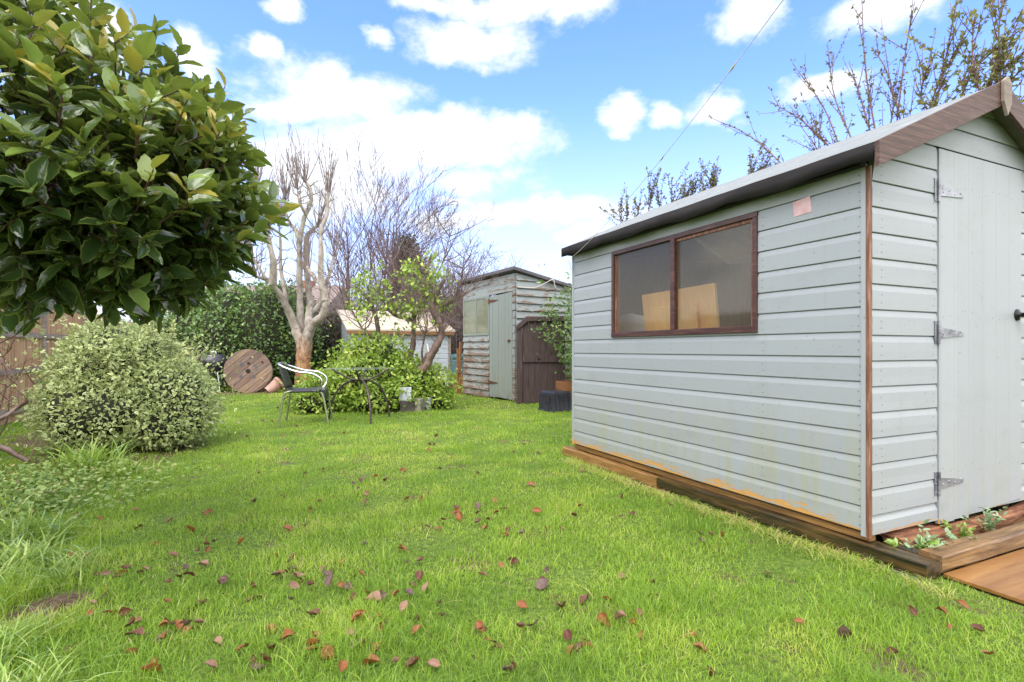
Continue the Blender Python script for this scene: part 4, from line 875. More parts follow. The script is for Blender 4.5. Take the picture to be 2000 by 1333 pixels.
# --- bay tree close by
bt = thing('bay_tree', Vector((-2.35, 2.05, 0)), 'big dark glossy bay tree overhanging the lawn close to the viewer', 'tree')
rng = np.random.default_rng(5); r_ = random.Random(5)
mb = MB(); mb.tube(smooth_path([(-2.35, 2.05, 0), (-2.33, 2.06, .5), (-2.25, 2.05, 1.0), (-2.1, 2.03, 1.4), (-1.95, 2.0, 1.9)], 4), taper(17, .055, .03), 10); mb.build('trunk', M['bark_brown'], bt)
BB = [(-1.70, 2.0, 1.52, .74, .66, .50), (-2.0, 2.0, 1.80, .62, .6, .58), (-2.45, 2.0, 1.7, .75, .7, .75), (-1.42, 1.95, 1.42, .46, .48, .38)]
d0 = nrm(rng.normal(size=(1500, 3))); bi = rng.choice(4, 1500, p=[.48, .18, .12, .22])
Bq = np.array(BB)[bi]; rr = lump(d0+bi[:, None], 8, .10)*(1-.60*rng.random(1500)**1.3)
tip = Bq[:, :3]+d0*Bq[:, 3:]*rr[:, None]; ou = nrm(d0/Bq[:, 3:])
ok = (tip[:, 2] > .92+.16*rng.random(len(tip)))
for i, b in enumerate(BB):
    q = (tip-np.array(b[:3]))/np.array(b[3:]); ok &= (np.sum(q*q, 1) > .40) | (bi == i)
tip, ou, rr = tip[ok], ou[ok], rr[ok]
tw = MB(); PP, AA, NN, LL, TT = [], [], [], [], []
def bay_twig(p, d, ln, n, mean):
    p = np.array(p); d = nrm(np.array(d)); base = p-d*ln; bend = rng.normal(0, .02, 3)
    tw.tube([base, (base+p)/2+bend, p], [.0035, .0028, .0018], 4, cap=False)
    a0 = rng.uniform(0, 6.3); e1 = nrm(np.cross(d, [.3, .2, 1.])); e2 = np.cross(d, e1)
    for k in range(n):
        f = k/(n-1); q = base+(p-base)*(.15+.85*f)+bend*(1-abs(2*f-1))
        a = a0+k*2.4; rad = e1*math.cos(a)+e2*math.sin(a); spread = 1.15-.75*f+rng.normal(0, .12)
        ax = rad*spread+d*.75+np.array([0, 0, -.12])+rng.normal(0, .12, 3)
        nm = d*.9-rad*.3+np.array([0, 0, .8])+rng.normal(0, .5, 3)
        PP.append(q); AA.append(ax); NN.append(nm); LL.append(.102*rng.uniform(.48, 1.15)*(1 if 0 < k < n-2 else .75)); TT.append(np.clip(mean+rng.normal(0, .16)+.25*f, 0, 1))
for p, o_, q in zip(tip, ou, rr):
    up = max(0, o_[2]); d = o_*.8+np.array([0, 0, .55])+rng.normal(0, .25, 3)
    bay_twig(p, d, rng.uniform(.10, .17), rng.integers(8, 12), .12+.38*up+.30*(q > .84)*(o_[2] > -.25)*(.5+.5*max(0, o_[0]+.3)))  # leaf tint lighter on top and outer right, darker below: painted light
for (u, v, Y, d) in ((528, 392, 1.95, (.7, .1, .65)), (300, 60, 1.95, (.3, 0, 1)), (400, 170, 2.0, (.3, 0, 1)), (460, 260, 2.0, (.5, 0, .9)), (330, 110, 2.0, (.1, 0, 1)), (480, 350, 2.0, (.8, 0, .5)), (498, 455, 1.9, (.8, 0, .3)), (352, 92, 1.95, (.15, 0, 1)), (345, 175, 1.9, (.25, 0, 1)), (425, 205, 1.95, (.25, .1, 1)), (262, 55, 1.9, (.35, 0, .9)), (180, 12, 1.9, (.2, 0, 1)), (470, 300, 1.95, (.5, 0, .9)), (75, 600, 1.75, (-.2, -.2, -.8)), (20, 590, 1.7, (-.2, 0, -1)), (60, 625, 1.7, (.1, 0, -1)), (115, 600, 1.75, (.2, 0, -1)), (150, 585, 1.8, (.3, 0, -.8)), (8, 630, 1.7, (0, 0, -1)), (255, 590, 1.85, (0, 0, -1)), (35, 560, 1.65, (0, -.2, -1)), (380, 585, 1.9, (.6, 0, -.25)), (215, 605, 1.85, (.1, 0, -.9)), (300, 600, 1.9, (.2, 0, -.7))):
    bay_twig(at(u, v, Y), d, .2, 11, .5 if v < 500 else .15)  # upper sprays lighter, hanging ones dark: light and shade put into the tint
for _ in range(70):                             # ragged shoots standing clear of the crown
    a, e = rng.uniform(-2.6, .5), rng.uniform(-.25, 1.35); d = np.array([math.cos(a)*math.cos(e), math.sin(a)*math.cos(e), math.sin(e)])
    b = BB[rng.integers(0, 4)]; p = np.array(b[:3])+d*np.array(b[3:])*rng.uniform(1.06, 1.22)
    q = [(p-np.array(c[:3]))/np.array(c[3:]) for c in BB]
    if p[0] < -.95 and p[0]**2+p[1]**2 > 2.2 and min(np.sum(x*x) for x in q) > .9: bay_twig(p, d*.8+np.array([0, 0, .7]), rng.uniform(.14, .22), rng.integers(7, 11), .62)
mb = MB()
for i in range(0, len(tip), 22):
    a = Vector((-2.1+.3*rng.random(), 2.02, 1.25+.5*rng.random())); b = Vector(tip[i]-nrm(ou[i])*.14); m_ = a.lerp(b, .55)+Vector((0, 0, -.06)); mb.tube(smooth_path([a, m_, b], 3), taper(7, .011, .004), 5, cap=False)
mb.build('branch', M['bark_wet'], bt); tag(tw.build('twigs', M['bark_wet'], bt), kind='stuff')
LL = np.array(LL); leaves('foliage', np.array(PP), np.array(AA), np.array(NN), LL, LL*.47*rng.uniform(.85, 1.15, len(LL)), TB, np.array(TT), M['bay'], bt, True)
# --- pale pollarded tree
pb = Vector(at(592, 730, 11.8)); pb.z = 0
pt_ = thing('pollarded_tree', pb, 'pale barked bare tree with pollarded upright limbs and orange stained trunk', 'tree')
rng = np.random.default_rng(77)
def limb(mb, pts, r0, r1, n=8):
    P = smooth_path(pts, 5); lr = np.random.default_rng(int(abs(P[0].x*997))+len(P)); mb.tube([p+Vector(lr.normal(0, .12*r1, 3)) for p in P], [q*(1+(lr.normal(0, .07)+.22*(lr.random() > .86))*(r0 < .13)) for q in taper(len(P), r0, r1)], n); return P
mb = MB()
limb(mb, [pb, at(592, 715, 11.8), at(591, 690, 11.8), at(586, 662, 11.8), at(580, 640, 11.8)], .19, .085, 12); limb(mb, [at(594, 700, 11.8), at(600, 665, 11.8), at(603, 630, 11.8), at(604, 600, 11.9)], .14, .07, 10)
mb.build('trunk', M['bark_trunk'], pt_)
LB = [([(588, 672, 0), (574, 632, 0), (554, 587, -.2), (529, 553, -.5), (501, 540, -.6)], .14, .035),
      ([(531, 556, -.5), (533, 507, -.6), (521, 464, -.7), (514, 432, -.8), (501, 374, -.9)], .085, .02),
      ([(535, 560, -.4), (537, 520, -.2), (528, 476, -.1), (520, 430, 0)], .07, .025),
      ([(520, 545, -.6), (500, 515, -.7), (484, 499, -.7)], .04, .02),
      ([(589, 668, .1), (586, 610, .2), (585, 545, .2), (584, 470, .3), (572, 443, .4), (553, 436, .5)], .115, .035),
      ([(584, 480, .3), (588, 455, .3), (595, 425, .3), (607, 396, .3), (606, 372, .3), (597, 355, .3)], .075, .04),
      ([(602, 640, .2), (606, 593, .5), (600, 540, .6), (598, 470, .6), (605, 455, .6), (621, 440, .6)], .11, .04),
      ([(603, 655, -.2), (612, 635, -.3), (630, 615, -.4), (637, 584, -.4), (630, 560, -.3), (612, 540, -.1), (600, 522, .1)], .11, .05),
      ([(636, 588, -.4), (627, 540, -.4), (627, 500, -.4), (627, 451, -.3), (638, 420, -.2), (641, 378, -.2)], .09, .035),
      ([(606, 615, .3), (625, 592, .4), (634, 560, .5), (645, 530, .6), (652, 500, .7)], .07, .03),
      ([(570, 443, .4), (560, 420, .4), (556, 390, .4)], .04, .02), ([(598, 420, .2), (585, 395, 0), (580, 365, 0)], .045, .02),
      ([(560, 590, .4), (549, 530, .6), (548, 480, .7), (545, 440, .8)], .06, .02)]
mb = MB(); sh = MB()
for pts, a, b in LB:
    P = limb(mb, [at(u, v, 11.8+dy) for u, v, dy in pts], a*.86, b*.85)
    end = P[-1]; dr_ = (P[-1]-P[-4]).normalized()
    for k in range(13):
        d = (dr_*.4+Vector((rng.normal(0, .33), rng.normal(0, .33), 1.0)))
        grow(sh, end+Vector(rng.normal(0, .03, 3)), d, rng.uniform(.35, 1.15), .013, 1, rng, up=.3, wig=.05, kids=3, spread=.35, ratio=.5, n=4, rmin=.0062)
    for k in range(9):
        i = rng.integers(len(P)//3, len(P)-1); sd_ = Vector((rng.normal(0, 1), rng.normal(0, 1), .35)).normalized()
        grow(sh, P[i], sd_, rng.uniform(.15, .5), .016, 1, rng, up=.5, wig=.25, kids=3, spread=.8, ratio=.6, n=4, rmin=.004)
mb.build('limb', M['bark_pale'], pt_); sh.build('twigs', M['twig_grey'], pt_)
# --- bare fan shaped tree and brown thickets behind
def bare_tree(name, loc, lab, cat, stems, mat_, seed, level, kids=5, up=.25, spread=.55, ratio=.62, n=6, wig=.10, rmin=.006, group=None):
    rng = np.random.default_rng(seed); t = thing(name, loc, lab, cat, group); mb = MB()
    for (p, d, l, r) in stems: grow(mb, p, d, l, r, level, rng, up=up, wig=wig, kids=kids, spread=spread, ratio=ratio, n=n, rmin=rmin)
    mb.build('branches', mat_, t); return t
b0 = at(712, 700, 16.0); b0.z = 0
bare_tree('bare_tree', b0, 'slender bare tree with a fan of fine purplish twigs behind the shrubs', 'tree',
          [(b0+Vector((dx, 0, 0)), (dx*.35+.02*k, .05*(k % 3-1), 1), L, .055) for k, (dx, L) in enumerate(((-.25, 4.5), (.0, 5.0), (.18, 4.9), (.42, 4.6), (.65, 4.2), (-.5, 3.6), (.3, 4.4)))], M['twig'], 3, 3, 7, .14, .46, .62, 6, .04, .0062)
for k, (u, Y, h, lab) in enumerate(((652, 14.0, 2.6, 'reddish bare thicket beside the pale pollarded tree'), (695, 13.4, 3.0, 'tangled brown bare shrub above the left end of the cream roof'), (775, 15.2, 3.7, 'tall brown bare shrub in front of the conifer'), (838, 14.6, 3.9, 'purple brown bare shrub above the ridge of the cream roof'), (890, 13.6, 4.0, 'brown twiggy shrub filling the gap before the old blue shed'), (935, 14.5, 4.3, 'brown bare shrub showing above the old shed roof'), (742, 17.5, 4.2, 'pale brown bare sapling behind the cream roofed shed'))):
    p = at(u, 700, Y); p.z = 0; rr_ = np.random.default_rng(100+k)
    bare_tree('bare_shrub', p, lab, 'shrub', [(p+Vector((rr_.normal(0, .25), rr_.normal(0, .2), 0)), (rr_.normal(0, .3), rr_.normal(0, .25), 1), h*rr_.uniform(.45, .78), .020) for _ in range(15)], M['twig'] if k % 2 else M['twig_red'] if k == 0 else M['twig_grey'], 60+k, 2, 9, .16, .65, .55, 5, .12, .0052, 'bare shrubs at the end of the garden')
# --- apple tree leaning over the bright shrub
Ya = 7.95
ab = at(790, 772, Ya); ab.z = 0
ap = thing('apple_tree', ab, 'old leaning apple tree, mostly bare, with bright ivy leaves among its branches', 'tree'); rng = np.random.default_rng(12)
AL = [([(780, 790, 0), (793, 756, 0), (815, 733, -.05), (829, 718, -.1), (843, 692, -.1), (857, 667, -.1), (863, 642, -.1)], .075, .048),
      ([(863, 645, -.1), (852, 622, -.15), (846, 605, -.2), (852, 580, -.2), (868, 545, -.3)], .05, .018),
      ([(863, 645, -.1), (868, 628, 0), (867, 604, .1), (886, 586, .2), (919, 568, .3)], .045, .015),
      ([(768, 790, .1), (784, 728, .2), (793, 705, .2), (806, 680, .2), (808, 644, .2), (811, 613, .2), (831, 586, .1), (838, 561, .1), (836, 521, .1), (842, 500, .1)], .055, .014),
      ([(810, 630, .2), (802, 624, .2), (773, 617, .1), (755, 600, 0), (740, 565, 0)], .035, .012),
      ([(770, 740, .3), (755, 687, .3), (741, 674, .3), (737, 635, .3), (730, 606, .3), (712, 577, .3), (694, 560, .3)], .05, .014),
      ([(741, 674, .3), (720, 655, .2), (706, 640, .2), (690, 610, .2)], .028, .01), ([(829, 718, -.1), (824, 690, -.2), (829, 660, -.2), (834, 640, -.2)], .02, .008),
      ([(838, 561, .1), (862, 520, 0), (878, 462, 0)], .016, .006), ([(811, 613, .2), (790, 570, .3), (772, 530, .3), (760, 500, .3)], .025, .008), ([(886, 586, .2), (900, 550, .2), (906, 505, .2)], .02, .006)]
mb = MB(); sh = MB(); tips = []
for q, (pts, a, b) in enumerate(AL):
    P = limb(mb, [at(u, v, Ya+dy) for u, v, dy in pts], a, b)
    for k in range(11 if q else 5):
        i = rng.integers(len(P)//2 if q else len(P)*3//4, len(P)); d = Vector((rng.normal(0, 1), rng.normal(0, .8), .5))
        grow(sh, P[i], d, rng.uniform(.25, .75), .009, 2, rng, up=.25, wig=.18, kids=4, spread=.7, ratio=.6, n=4, tips=tips, rmin=.0028)
mb.build('trunk', M['bark_wet'] if False else M['bark_brown'], ap); sh.build('twigs', M['twig'], ap)
T_ = np.array([tuple(p) for p in tips]); ux = 1000+T_[:, 0]/T_[:, 1]*F; zz = T_[:, 2]
cent = [at(735, 560, 8.0), at(800, 550, 7.9), at(770, 600, 7.9), at(815, 575, 7.9), at(855, 590, 7.9), at(820, 530, 7.9), at(850, 545, 7.9), at(838, 600, 7.9), at(705, 600, 8.0), at(725, 575, 8.0), at(790, 620, 7.9)]
PP, AA, NN = [], [], []
for c in cent:
    for _ in range(10):
        q = np.array(c)+rng.normal(0, .13, 3)
        for _ in range(13): PP.append(q+rng.normal(0, .045, 3)); AA.append(rng.normal(0, 1, 3)+np.array([0, 0, .2])); NN.append(rng.normal(0, .7, 3)+np.array([0, -.3, .8]))
n = len(PP); leaves('foliage', np.array(PP), np.array(AA), np.array(NN), .065*rng.uniform(.6, 1.2, n), .045*rng.uniform(.6, 1.2, n), T7, np.clip(rng.normal(.5, .25, n), 0, 1), M['bush'], ap)
# --- leafy stems rising behind the green shed
def yback(u): return 4.55/((u-1000)/F*.908+.419)
def leafy_stems(name, lab, paths, seed, lf=.034, dens=60, tb=0.0, spread=.05, sub=3, off=0.0, grp=None):
    rng = np.random.default_rng(seed)
    pp = [smooth_path([at(u, v, yback(u)+off+.0*k) for k, (u, v) in enumerate(pt)], 6) for pt in paths]
    base = sum((p[0] for p in pp), Vector((0, 0, 0)))/len(pp); base = Vector((base.x+.1, base.y+.2, 0))
    t = thing(name, base, lab, 'shrub', grp); mb = MB(); PP, AA, NN = [], [], []
    for p in pp:
        a = p[0]; low = smooth_path([base+Vector((rng.normal(0, .12), rng.normal(0, .12), 0)), base.lerp(a, .45)+Vector((0, 0, .2)), a], 4)[:-1]
        full = low+p; mb.tube(full, taper(len(full), .011, .0025), 5, cap=False)
        segs = [(p[i], p[i+1]) for i in range(len(p)-1)]
        twg = list(segs)
        for _ in range(sub*3):
            i = rng.integers(0, len(p)-2); d = (p[i+1]-p[i]).normalized()+Vector(rng.normal(0, .45, 3)); L = rng.uniform(.12, .38)*(1-.5*i/len(p)); e = p[i]+d*L*.5+Vector((0, 0, .02)); e2 = p[i]+d*L+Vector((0, 0, .06)); mb.tube([p[i], e, e2], [.004, .003, .0015], 3, cap=False); twg += [(p[i], e), (e, e2)]
        for (a, b) in twg:
            m = rng.poisson((b-a).length*dens)
            d = np.array((b-a).normalized())
            for _ in range(m):
                q = np.array(a.lerp(b, rng.random())); ax = nrm(rng.normal(0, 1, 3)); PP.append(q+rng.normal(0, .006, 3)); AA.append(ax*.8+d*.6); NN.append(d+rng.normal(0, .6, 3)+np.array([0, 0, .4]))
    n = len(PP); mb.build('stems', M['twig_red'], t); Ls = lf*rng.uniform(.55, 1.25, n)
    leaves('foliage', np.array(PP), np.array(AA), np.array(NN), Ls, Ls*.5, T4, np.clip(rng.normal(.35+tb, .22, n), 0, 1), M['stemleaf'], t)
leafy_stems('tall_shrub', 'tall shrub with long arching small leaved stems above the green shed roof', [[(1717, 300), (1700, 200), (1688, 110), (1682, -40)], [(1651, 320), (1610, 213), (1553, 131)], [(1680, 310), (1631, 193), (1619, 108)], [(1643, 310), (1569, 238), (1500, 197)], [(1557, 350), (1467, 268), (1381, 227)], [(1709, 290), (1676, 176), (1658, 120)], [(1746, 290), (1766, 119), (1783, 25)], [(1770, 280), (1733, 143), (1701, 92)], [(1615, 330), (1582, 266)], [(1725, 300), (1745, 200), (1720, 140)], [(1660, 320), (1600, 270), (1540, 205)]], 201, .034, 38)
leafy_stems('tall_shrub', 'greener leafy shrub rising behind the roof ridge of the green shed', [[(1815, 270), (1852, 90), (1877, -40)], [(1959, 240), (1951, 61), (1970, -60)], [(1800, 280), (1830, 170), (1880, 80)], [(1860, 240), (1900, 140), (1990, 60)], [(1900, 240), (1940, 150), (2010, 110)], [(1840, 250), (1800, 190), (1820, 110)], [(1930, 240), (1900, 120), (1905, 20)], [(1985, 260), (2030, 170), (2060, 60)], [(1880, 250), (1925, 180), (1960, 120)], [(1970, 250), (1960, 180), (2000, 130)]], 203, .043, 46, .33, sub=5)
leafy_stems('tall_shrub', 'low brownish leafy shrub tops peeping over the far roof edge', [[(1215, 450), (1208, 400)], [(1240, 440), (1252, 388)], [(1265, 430), (1277, 352)], [(1290, 425), (1285, 370)], [(1310, 420), (1312, 345)], [(1330, 415), (1352, 352)], [(1345, 405), (1356, 360)], [(1380, 395), (1402, 333)], [(1400, 390), (1390, 350)], [(1225, 445), (1225, 405)], [(1300, 420), (1325, 385)], [(1365, 400), (1380, 362)], [(1462, 355), (1470, 325)], [(1480, 350), (1500, 318)]], 205, .045, 75, .0, sub=3, off=1.0)
# --- dogwood and bare climber by the fence
dg = thing('dogwood_shrub', Vector((-4.05, 3.95, 0)), 'red brown leafless shrub reaching in before the reed fence', 'shrub'); rng = np.random.default_rng(33)
mb = MB(); tw = MB()
for pts, r in (([(-120, 850, 3.9), (0, 874, 3.9), (30, 888, 3.9), (56, 902, 3.9)], .02), ([(-80, 850, 4.0), (0, 819, 4.0), (31, 799, 4.1), (55, 784, 4.1)], .015), ([(-60, 815, 3.9), (0, 791, 3.9), (57, 757, 4.0), (90, 733, 4.0)], .007), ([(0, 700, 3.8), (11, 717, 3.8), (31, 742, 3.8), (36, 790, 3.8)], .009), ([(-40, 690, 3.7), (0, 670, 3.7), (37, 651, 3.7), (62, 632, 3.7)], .009), ([(-20, 670, 3.7), (5, 640, 3.7), (12, 620, 3.7)], .010), ([(-30, 705, 3.9), (8, 694, 3.9), (24, 678, 3.9)], .006), ([(-50, 790, 3.9), (-5, 772, 3.9), (20, 752, 3.9), (40, 738, 3.9)], .006), ([(-90, 880, 4.2), (-20, 830, 4.2), (10, 760, 4.2), (8, 700, 4.2)], .012), ([(-60, 900, 4.1), (-10, 860, 4.1), (14, 820, 4.1), (18, 770, 4.1)], .01)):
    P = smooth_path([at(*q) for q in pts], 4); mb.tube(P, taper(len(P), r*(1.2 if r > .014 else .75), r*(.8 if r > .014 else .35)), 7)
    for k in range(3): i = rng.integers(len(P)//2, len(P)); grow(tw, P[i], Vector((rng.normal(.3, .6), rng.normal(0, .6), .6)), rng.uniform(.1, .3), .004, 1, rng, kids=3, n=4, rmin=.0015)
mb.build('stem', M['bark_brown'], dg); tag(tw.build('twigs', M['twig_red'], dg), kind='stuff')
mb = MB(); mb.tube([at(-200, 930, 3.9), at(-100, 900, 3.9)*.5+at(-120, 850, 3.9)*.5, at(-120, 850, 3.9)], .03, 6); mb.build('stem', M['bark_wet'], dg)
cl = thing('bare_climber', Vector((-6.9, 8.6, 0)), 'tangle of pale bare climber stems over the fence behind the variegated bush', 'climber'); mb = MB(); rng = np.random.default_rng(9)
for k in range(34):
    p = Vector((-6.95-.42*rng.uniform(-.8, 3.2), 8.6+.9*rng.uniform(-.8, 3.2), rng.uniform(.0, .9))); grow(mb, p, (rng.normal(.2, .6), rng.normal(-.1, .5), .8), rng.uniform(.7, 1.3), .014, 2, rng, up=-.15, wig=.3, kids=4, spread=.8, n=4, rmin=.004)
mb.build('stems', M['twig_grey'], cl)
# --- neighbouring house behind the hedge
nh = thing('neighbour_house', Vector((-14.5, 31, 0)), 'distant house whose grey brown roof shows above the hedge', 'house')
m_ = MB(); m_.box((-18.5, 29, 0), (-10.5, 35, 3.0)); m_.build('wall', M['render'], nh)
m_ = MB(); m_.prism([(-18.9, 28.6, 2.9), (-18.9, 32, 4.75), (-18.9, 35.4, 2.9)], (8.8, 0, 0)); hr = m_.build('roof', M['rooftile'], nh)
m_ = MB(); m_.box((-12.5, 31.6, 4.3), (-11.9, 32.3, 5.0)); m_.build('chimney', M['brick'], hr)
# --- weeds by the shed
def weed(loc, lab, seed, h=.10, n=9, mat_='weed'):
    rng = np.random.default_rng(seed); PP, AA, NN, LL = [], [], [], []; t = thing('weed', loc, lab, 'weed', 'weeds in the soil strip'); mb = MB()
    for k in range(n):
        d = nrm(np.array([rng.normal(0, .6), rng.normal(0, .6), 1.0])); L = 1.35*h*rng.uniform(.6, 1.2); p0 = np.array(loc); mb.tube([p0, p0+d*L*.5, p0+d*L+np.array([0, 0, -.01])], [.002, .0018, .001], 4, cap=False)
        for j in range(9):
            f = .25+.75*j/8; s_ = (-1)**j; e = nrm(np.cross(d, [0, 0, 1.])+rng.normal(0, .2, 3)); PP.append(p0+d*L*f); AA.append(e*s_+d*.7); NN.append(np.array([0, -.2, 1.])+rng.normal(0, .3, 3)); LL.append(.029*rng.uniform(.6, 1.2))
    mb.build('stem', M['strap'], t); LL = np.array(LL); leaves('foliage', np.array(PP), np.array(AA), np.array(NN), LL, LL*.55, T7, np.clip(rng.normal(.5, .25, len(LL)), 0, 1), M[mat_], t)
for (x, y, h, n, lab, mt) in ((.15, -.10, .10, 4, 'upright grey green weed nearest the shed corner', 'weed'), (.19, -.12, .06, 5, 'small yellow green weed beside the upright grey one', 'strap'), (.27, -.12, .055, 10, 'low bushy grey green weed in the middle of the soil strip', 'weed'), (.52, -.07, .06, 7, 'yellow green feathery weed under the shed door', 'strap'), (.74, -.08, .09, 9, 'tall silvery weed at the far end of the soil strip', 'weed'), (.40, -.14, .05, 5, 'small silvery weed leaning on the brown timber', 'weed'), (.10, -.05, .05, 4, 'tiny green weed tucked under the shed corner', 'strap')):
    weed(shed_world(x, y, -.075), lab, int(x*100), h, n, mt)
# ------------------------------------------------------------------ grass
def blades(name, xy, h, wd, lean, mat_, tint, rows, rng, parent=None, z=None, droop=.5):
    n = len(xy); ts = np.linspace(0, 1, rows)
    a = rng.uniform(0, 2*np.pi, n); fa = a+rng.normal(0, .7, n)+np.pi/2
    dx = np.stack([np.cos(a), np.sin(a)], 1); sx_ = np.stack([np.cos(fa), np.sin(fa)], 1)
    z0 = gz(xy[:, 0], xy[:, 1]) if z is None else z
    V = np.zeros((n, rows*2-1, 3)); k = 0
    for r_, t_ in enumerate(ts):
        off = lean*h*(t_**1.8); zz = z0+h*(t_-droop*lean*t_**2.2)
        ww = wd*.5*(1-t_**2.2)
        base = xy+dx*off[:, None]
        if r_ < rows-1:
            for s_ in (-1, 1): V[:, k, :2] = base+sx_*(s_*ww)[:, None]; V[:, k, 2] = zz; k += 1
        else: V[:, k, :2] = base; V[:, k, 2] = zz; k += 1
    fc = [(2*i, 2*i+1, 2*i+3, 2*i+2) for i in range(rows-2)]
    tri = [(2*(rows-2), 2*(rows-2)+1, 2*rows-2)]
    fc = np.array([t_ for q in fc for t_ in ((q[0], q[1], q[2]), (q[0], q[2], q[3]))]+tri)
    m = rows*2-1; Fc = (np.arange(n)[:, None, None]*m+fc[None]).reshape(-1, 3)
    return np_mesh(name, V.reshape(-1, 3), Fc, dict(tint=np.repeat(tint, m)), mat_, parent, True)
rng = np.random.default_rng(1)
def okspot_(x, y):
    lx, ly = shed_local(x, y); return not (lx > -.06 and ly > -.9) and x+.4614*(y-5.85) > -5.6
def nfield(x, y, s, f):
    r = np.random.default_rng(s); o = np.zeros(len(x))
    for k in range(7):
        a = r.uniform(0, 6.28); q = f*r.uniform(.6, 2.4); o += np.sin((x*math.cos(a)+y*math.sin(a))*q+r.uniform(0, 6.28))*r.uniform(.5, 1)
    return o/3.2
XY, H, Wd, Ln = [], [], [], []
for (y0, y1, dens, wm) in ((1.0, 2.0, 21000, .0020), (2.0, 3.2, 13000, .0025), (3.2, 5.0, 7000, .0034), (5.0, 8.0, 3200, .005), (8.0, 14.0, 1200, .0085)):
    xw = 1.12*y1+.6; n = int((y1-y0)*2*xw*dens); x = rng.uniform(-xw, xw, n); y = rng.uniform(y0, y1, n)
    k = np.abs(x) < 1.1*y+.6
    x, y = x[k], y[k]
    lx, ly = (x-SH0.x)*ca+(y-SH0.y)*sa, -(x-SH0.x)*sa+(y-SH0.y)*ca
    k = ~((lx > -.035) & (ly > -.24) & (ly < 2.5)) & ~((lx > .05) & (ly > -.835) & (ly < 0))
    for (sx_, sy_, r_) in SOIL[:3]+SOIL[3:4]: k &= (np.hypot(x-sx_, y-sy_)+.35*r_*nfield(x, y, 5, 7) > r_*.95) | (rng.random(len(x)) < (.06 if r_ < .3 else .25))
    fx = x+.4614*(y-5.85)                        # beyond the fence there is none
    k &= fx > -5.75
    k &= rng.random(len(x)) < np.clip(1.25-.55*np.maximum(0, nfield(x, y, 23, 8)+.5*nfield(x, y, 29, 21)), .12, 1)
    x, y = x[k], y[k]; n = len(x)
    tall = np.clip(nfield(x, y, 3, 5.5), -1, 1); fine = np.clip(nfield(x, y, 7, 13), -1, 1)
    hh = (.031+.019*tall+.012*fine)*rng.uniform(.5, 1.35, n)*(1+.25*np.clip((3-y)/2, 0, 1))
    edge = np.clip(1-np.abs(lx[k]+.09)/.10, 0, 1)*(ly[k] > -.4)*(ly[k] < 2.6); hh *= 1+.35*edge*rng.random(n)
    left = np.clip((-x-.72*y)/.5, 0, 1)*(y < 4); hh *= 1+.9*left
    XY.append(np.stack([x, y], 1)); H.append(hh); Wd.append(np.full(n, wm)*rng.uniform(.6, 1.3, n)); Ln.append(rng.uniform(.2, 1.1, n))
XY, H, Wd, Ln = map(np.concatenate, (XY, H, Wd, Ln)); n = len(H)
mo = nfield(XY[:, 0], XY[:, 1], 11, 1.5); f2 = nfield(XY[:, 0], XY[:, 1], 13, 6)
tint = np.clip(.46+.22*mo+.24*f2+rng.normal(0, .16, n)+.40*(rng.random(n) > .955), 0, 1)
moss = nfield(XY[:, 0], XY[:, 1], 17, 2.3)+.5*nfield(XY[:, 0], XY[:, 1], 19, 9) > .85
tint = np.where(moss, np.clip(tint+.35, 0, .88), tint); H = np.where(moss, H*.55, H)
gr = blades('grass', XY, H, Wd, Ln, M['grass'], tint, 4, rng); tag(gr, 'bright green lawn grass', None, None, 'stuff'); del XY
n = 700; y = 1.3+5.5*rng.random(n)**1.6; x = rng.uniform(-1.05, .62, n)*y; k = [okspot_(a, b) for a, b in zip(x, y)]; x, y = x[k], y[k]; n = len(x)
o = blades('long_grass', np.stack([x, y], 1), rng.uniform(.06, .13, n), rng.uniform(.0014, .0026, n), rng.uniform(.6, 1.5, n), M['grass'], np.clip(rng.normal(.55, .22, n), 0, 1), 7, rng, droop=.5); tag(o, 'scattered long pale grass blades on the lawn', None, None, 'stuff')
# coarse tufts at the border
TUFTS = [(-3.15, 3.95, .30, 260, .011, 'arching bright green grass tuft at the foot of the variegated bush'), (-2.75, 3.75, .18, 120, .009, 'smaller arching tuft on the lawn side of the bush foot'), (-2.25, 2.45, .20, 260, .013, 'pale strap leaved clump beside the ground ivy'), (-2.02, 2.15, .17, 240, .012, 'flattened strap leaved clump nearest the bare soil patch'), (-1.80, 2.08, .14, 300, .005, 'bright upright grass tussock on the lawn edge'), (-1.52, 1.52, .15, 260, .007, 'coarse grass clump in the near corner of the lawn'), (-2.35, 2.1, .20, 200, .012, 'strap leaved clump under the bay tree'), (-2.75, 2.8, .19, 200, .011, 'strap leaved clump between the ground ivy and the fence'), (-1.85, 1.72, .16, 240, .009, 'long leaning grass clump beyond the bare soil patch'), (-1.25, 1.36, .13, 200, .006, 'fine long grass clump at the front of the lawn')]
for (x, y, h, n, wd, lab) in TUFTS:
    t = thing('grass_tuft', Vector((x, y, 0)), lab, 'grass tuft', 'coarse tufts along the border')
    r = .35*h+.06; q = rng.normal(0, 1, (n, 2))*r*.55+np.array([x, y]); b = blades('leaves', q, h*rng.uniform(.5, 1.25, n), wd*rng.uniform(.6, 1.2, n), rng.uniform(.3, 1.3, n), M['strap'], np.clip(rng.normal(.5, .22, n), 0, 1), 7, rng, t, droop=.55)
n = 9000; q = np.stack([rng.normal(-3.25, .50, n), rng.normal(3.15, .38, n)], 1); q = q[(q[:, 0] > -3.0-.3*q[:, 1]-.2) & (q[:, 0] < -2.1-.05*rng.random(len(q)))]; n = len(q)
P = np.stack([q[:, 0], q[:, 1], rng.uniform(.01, .11, n)], 1); L = .026*rng.uniform(.5, 1.4, n)
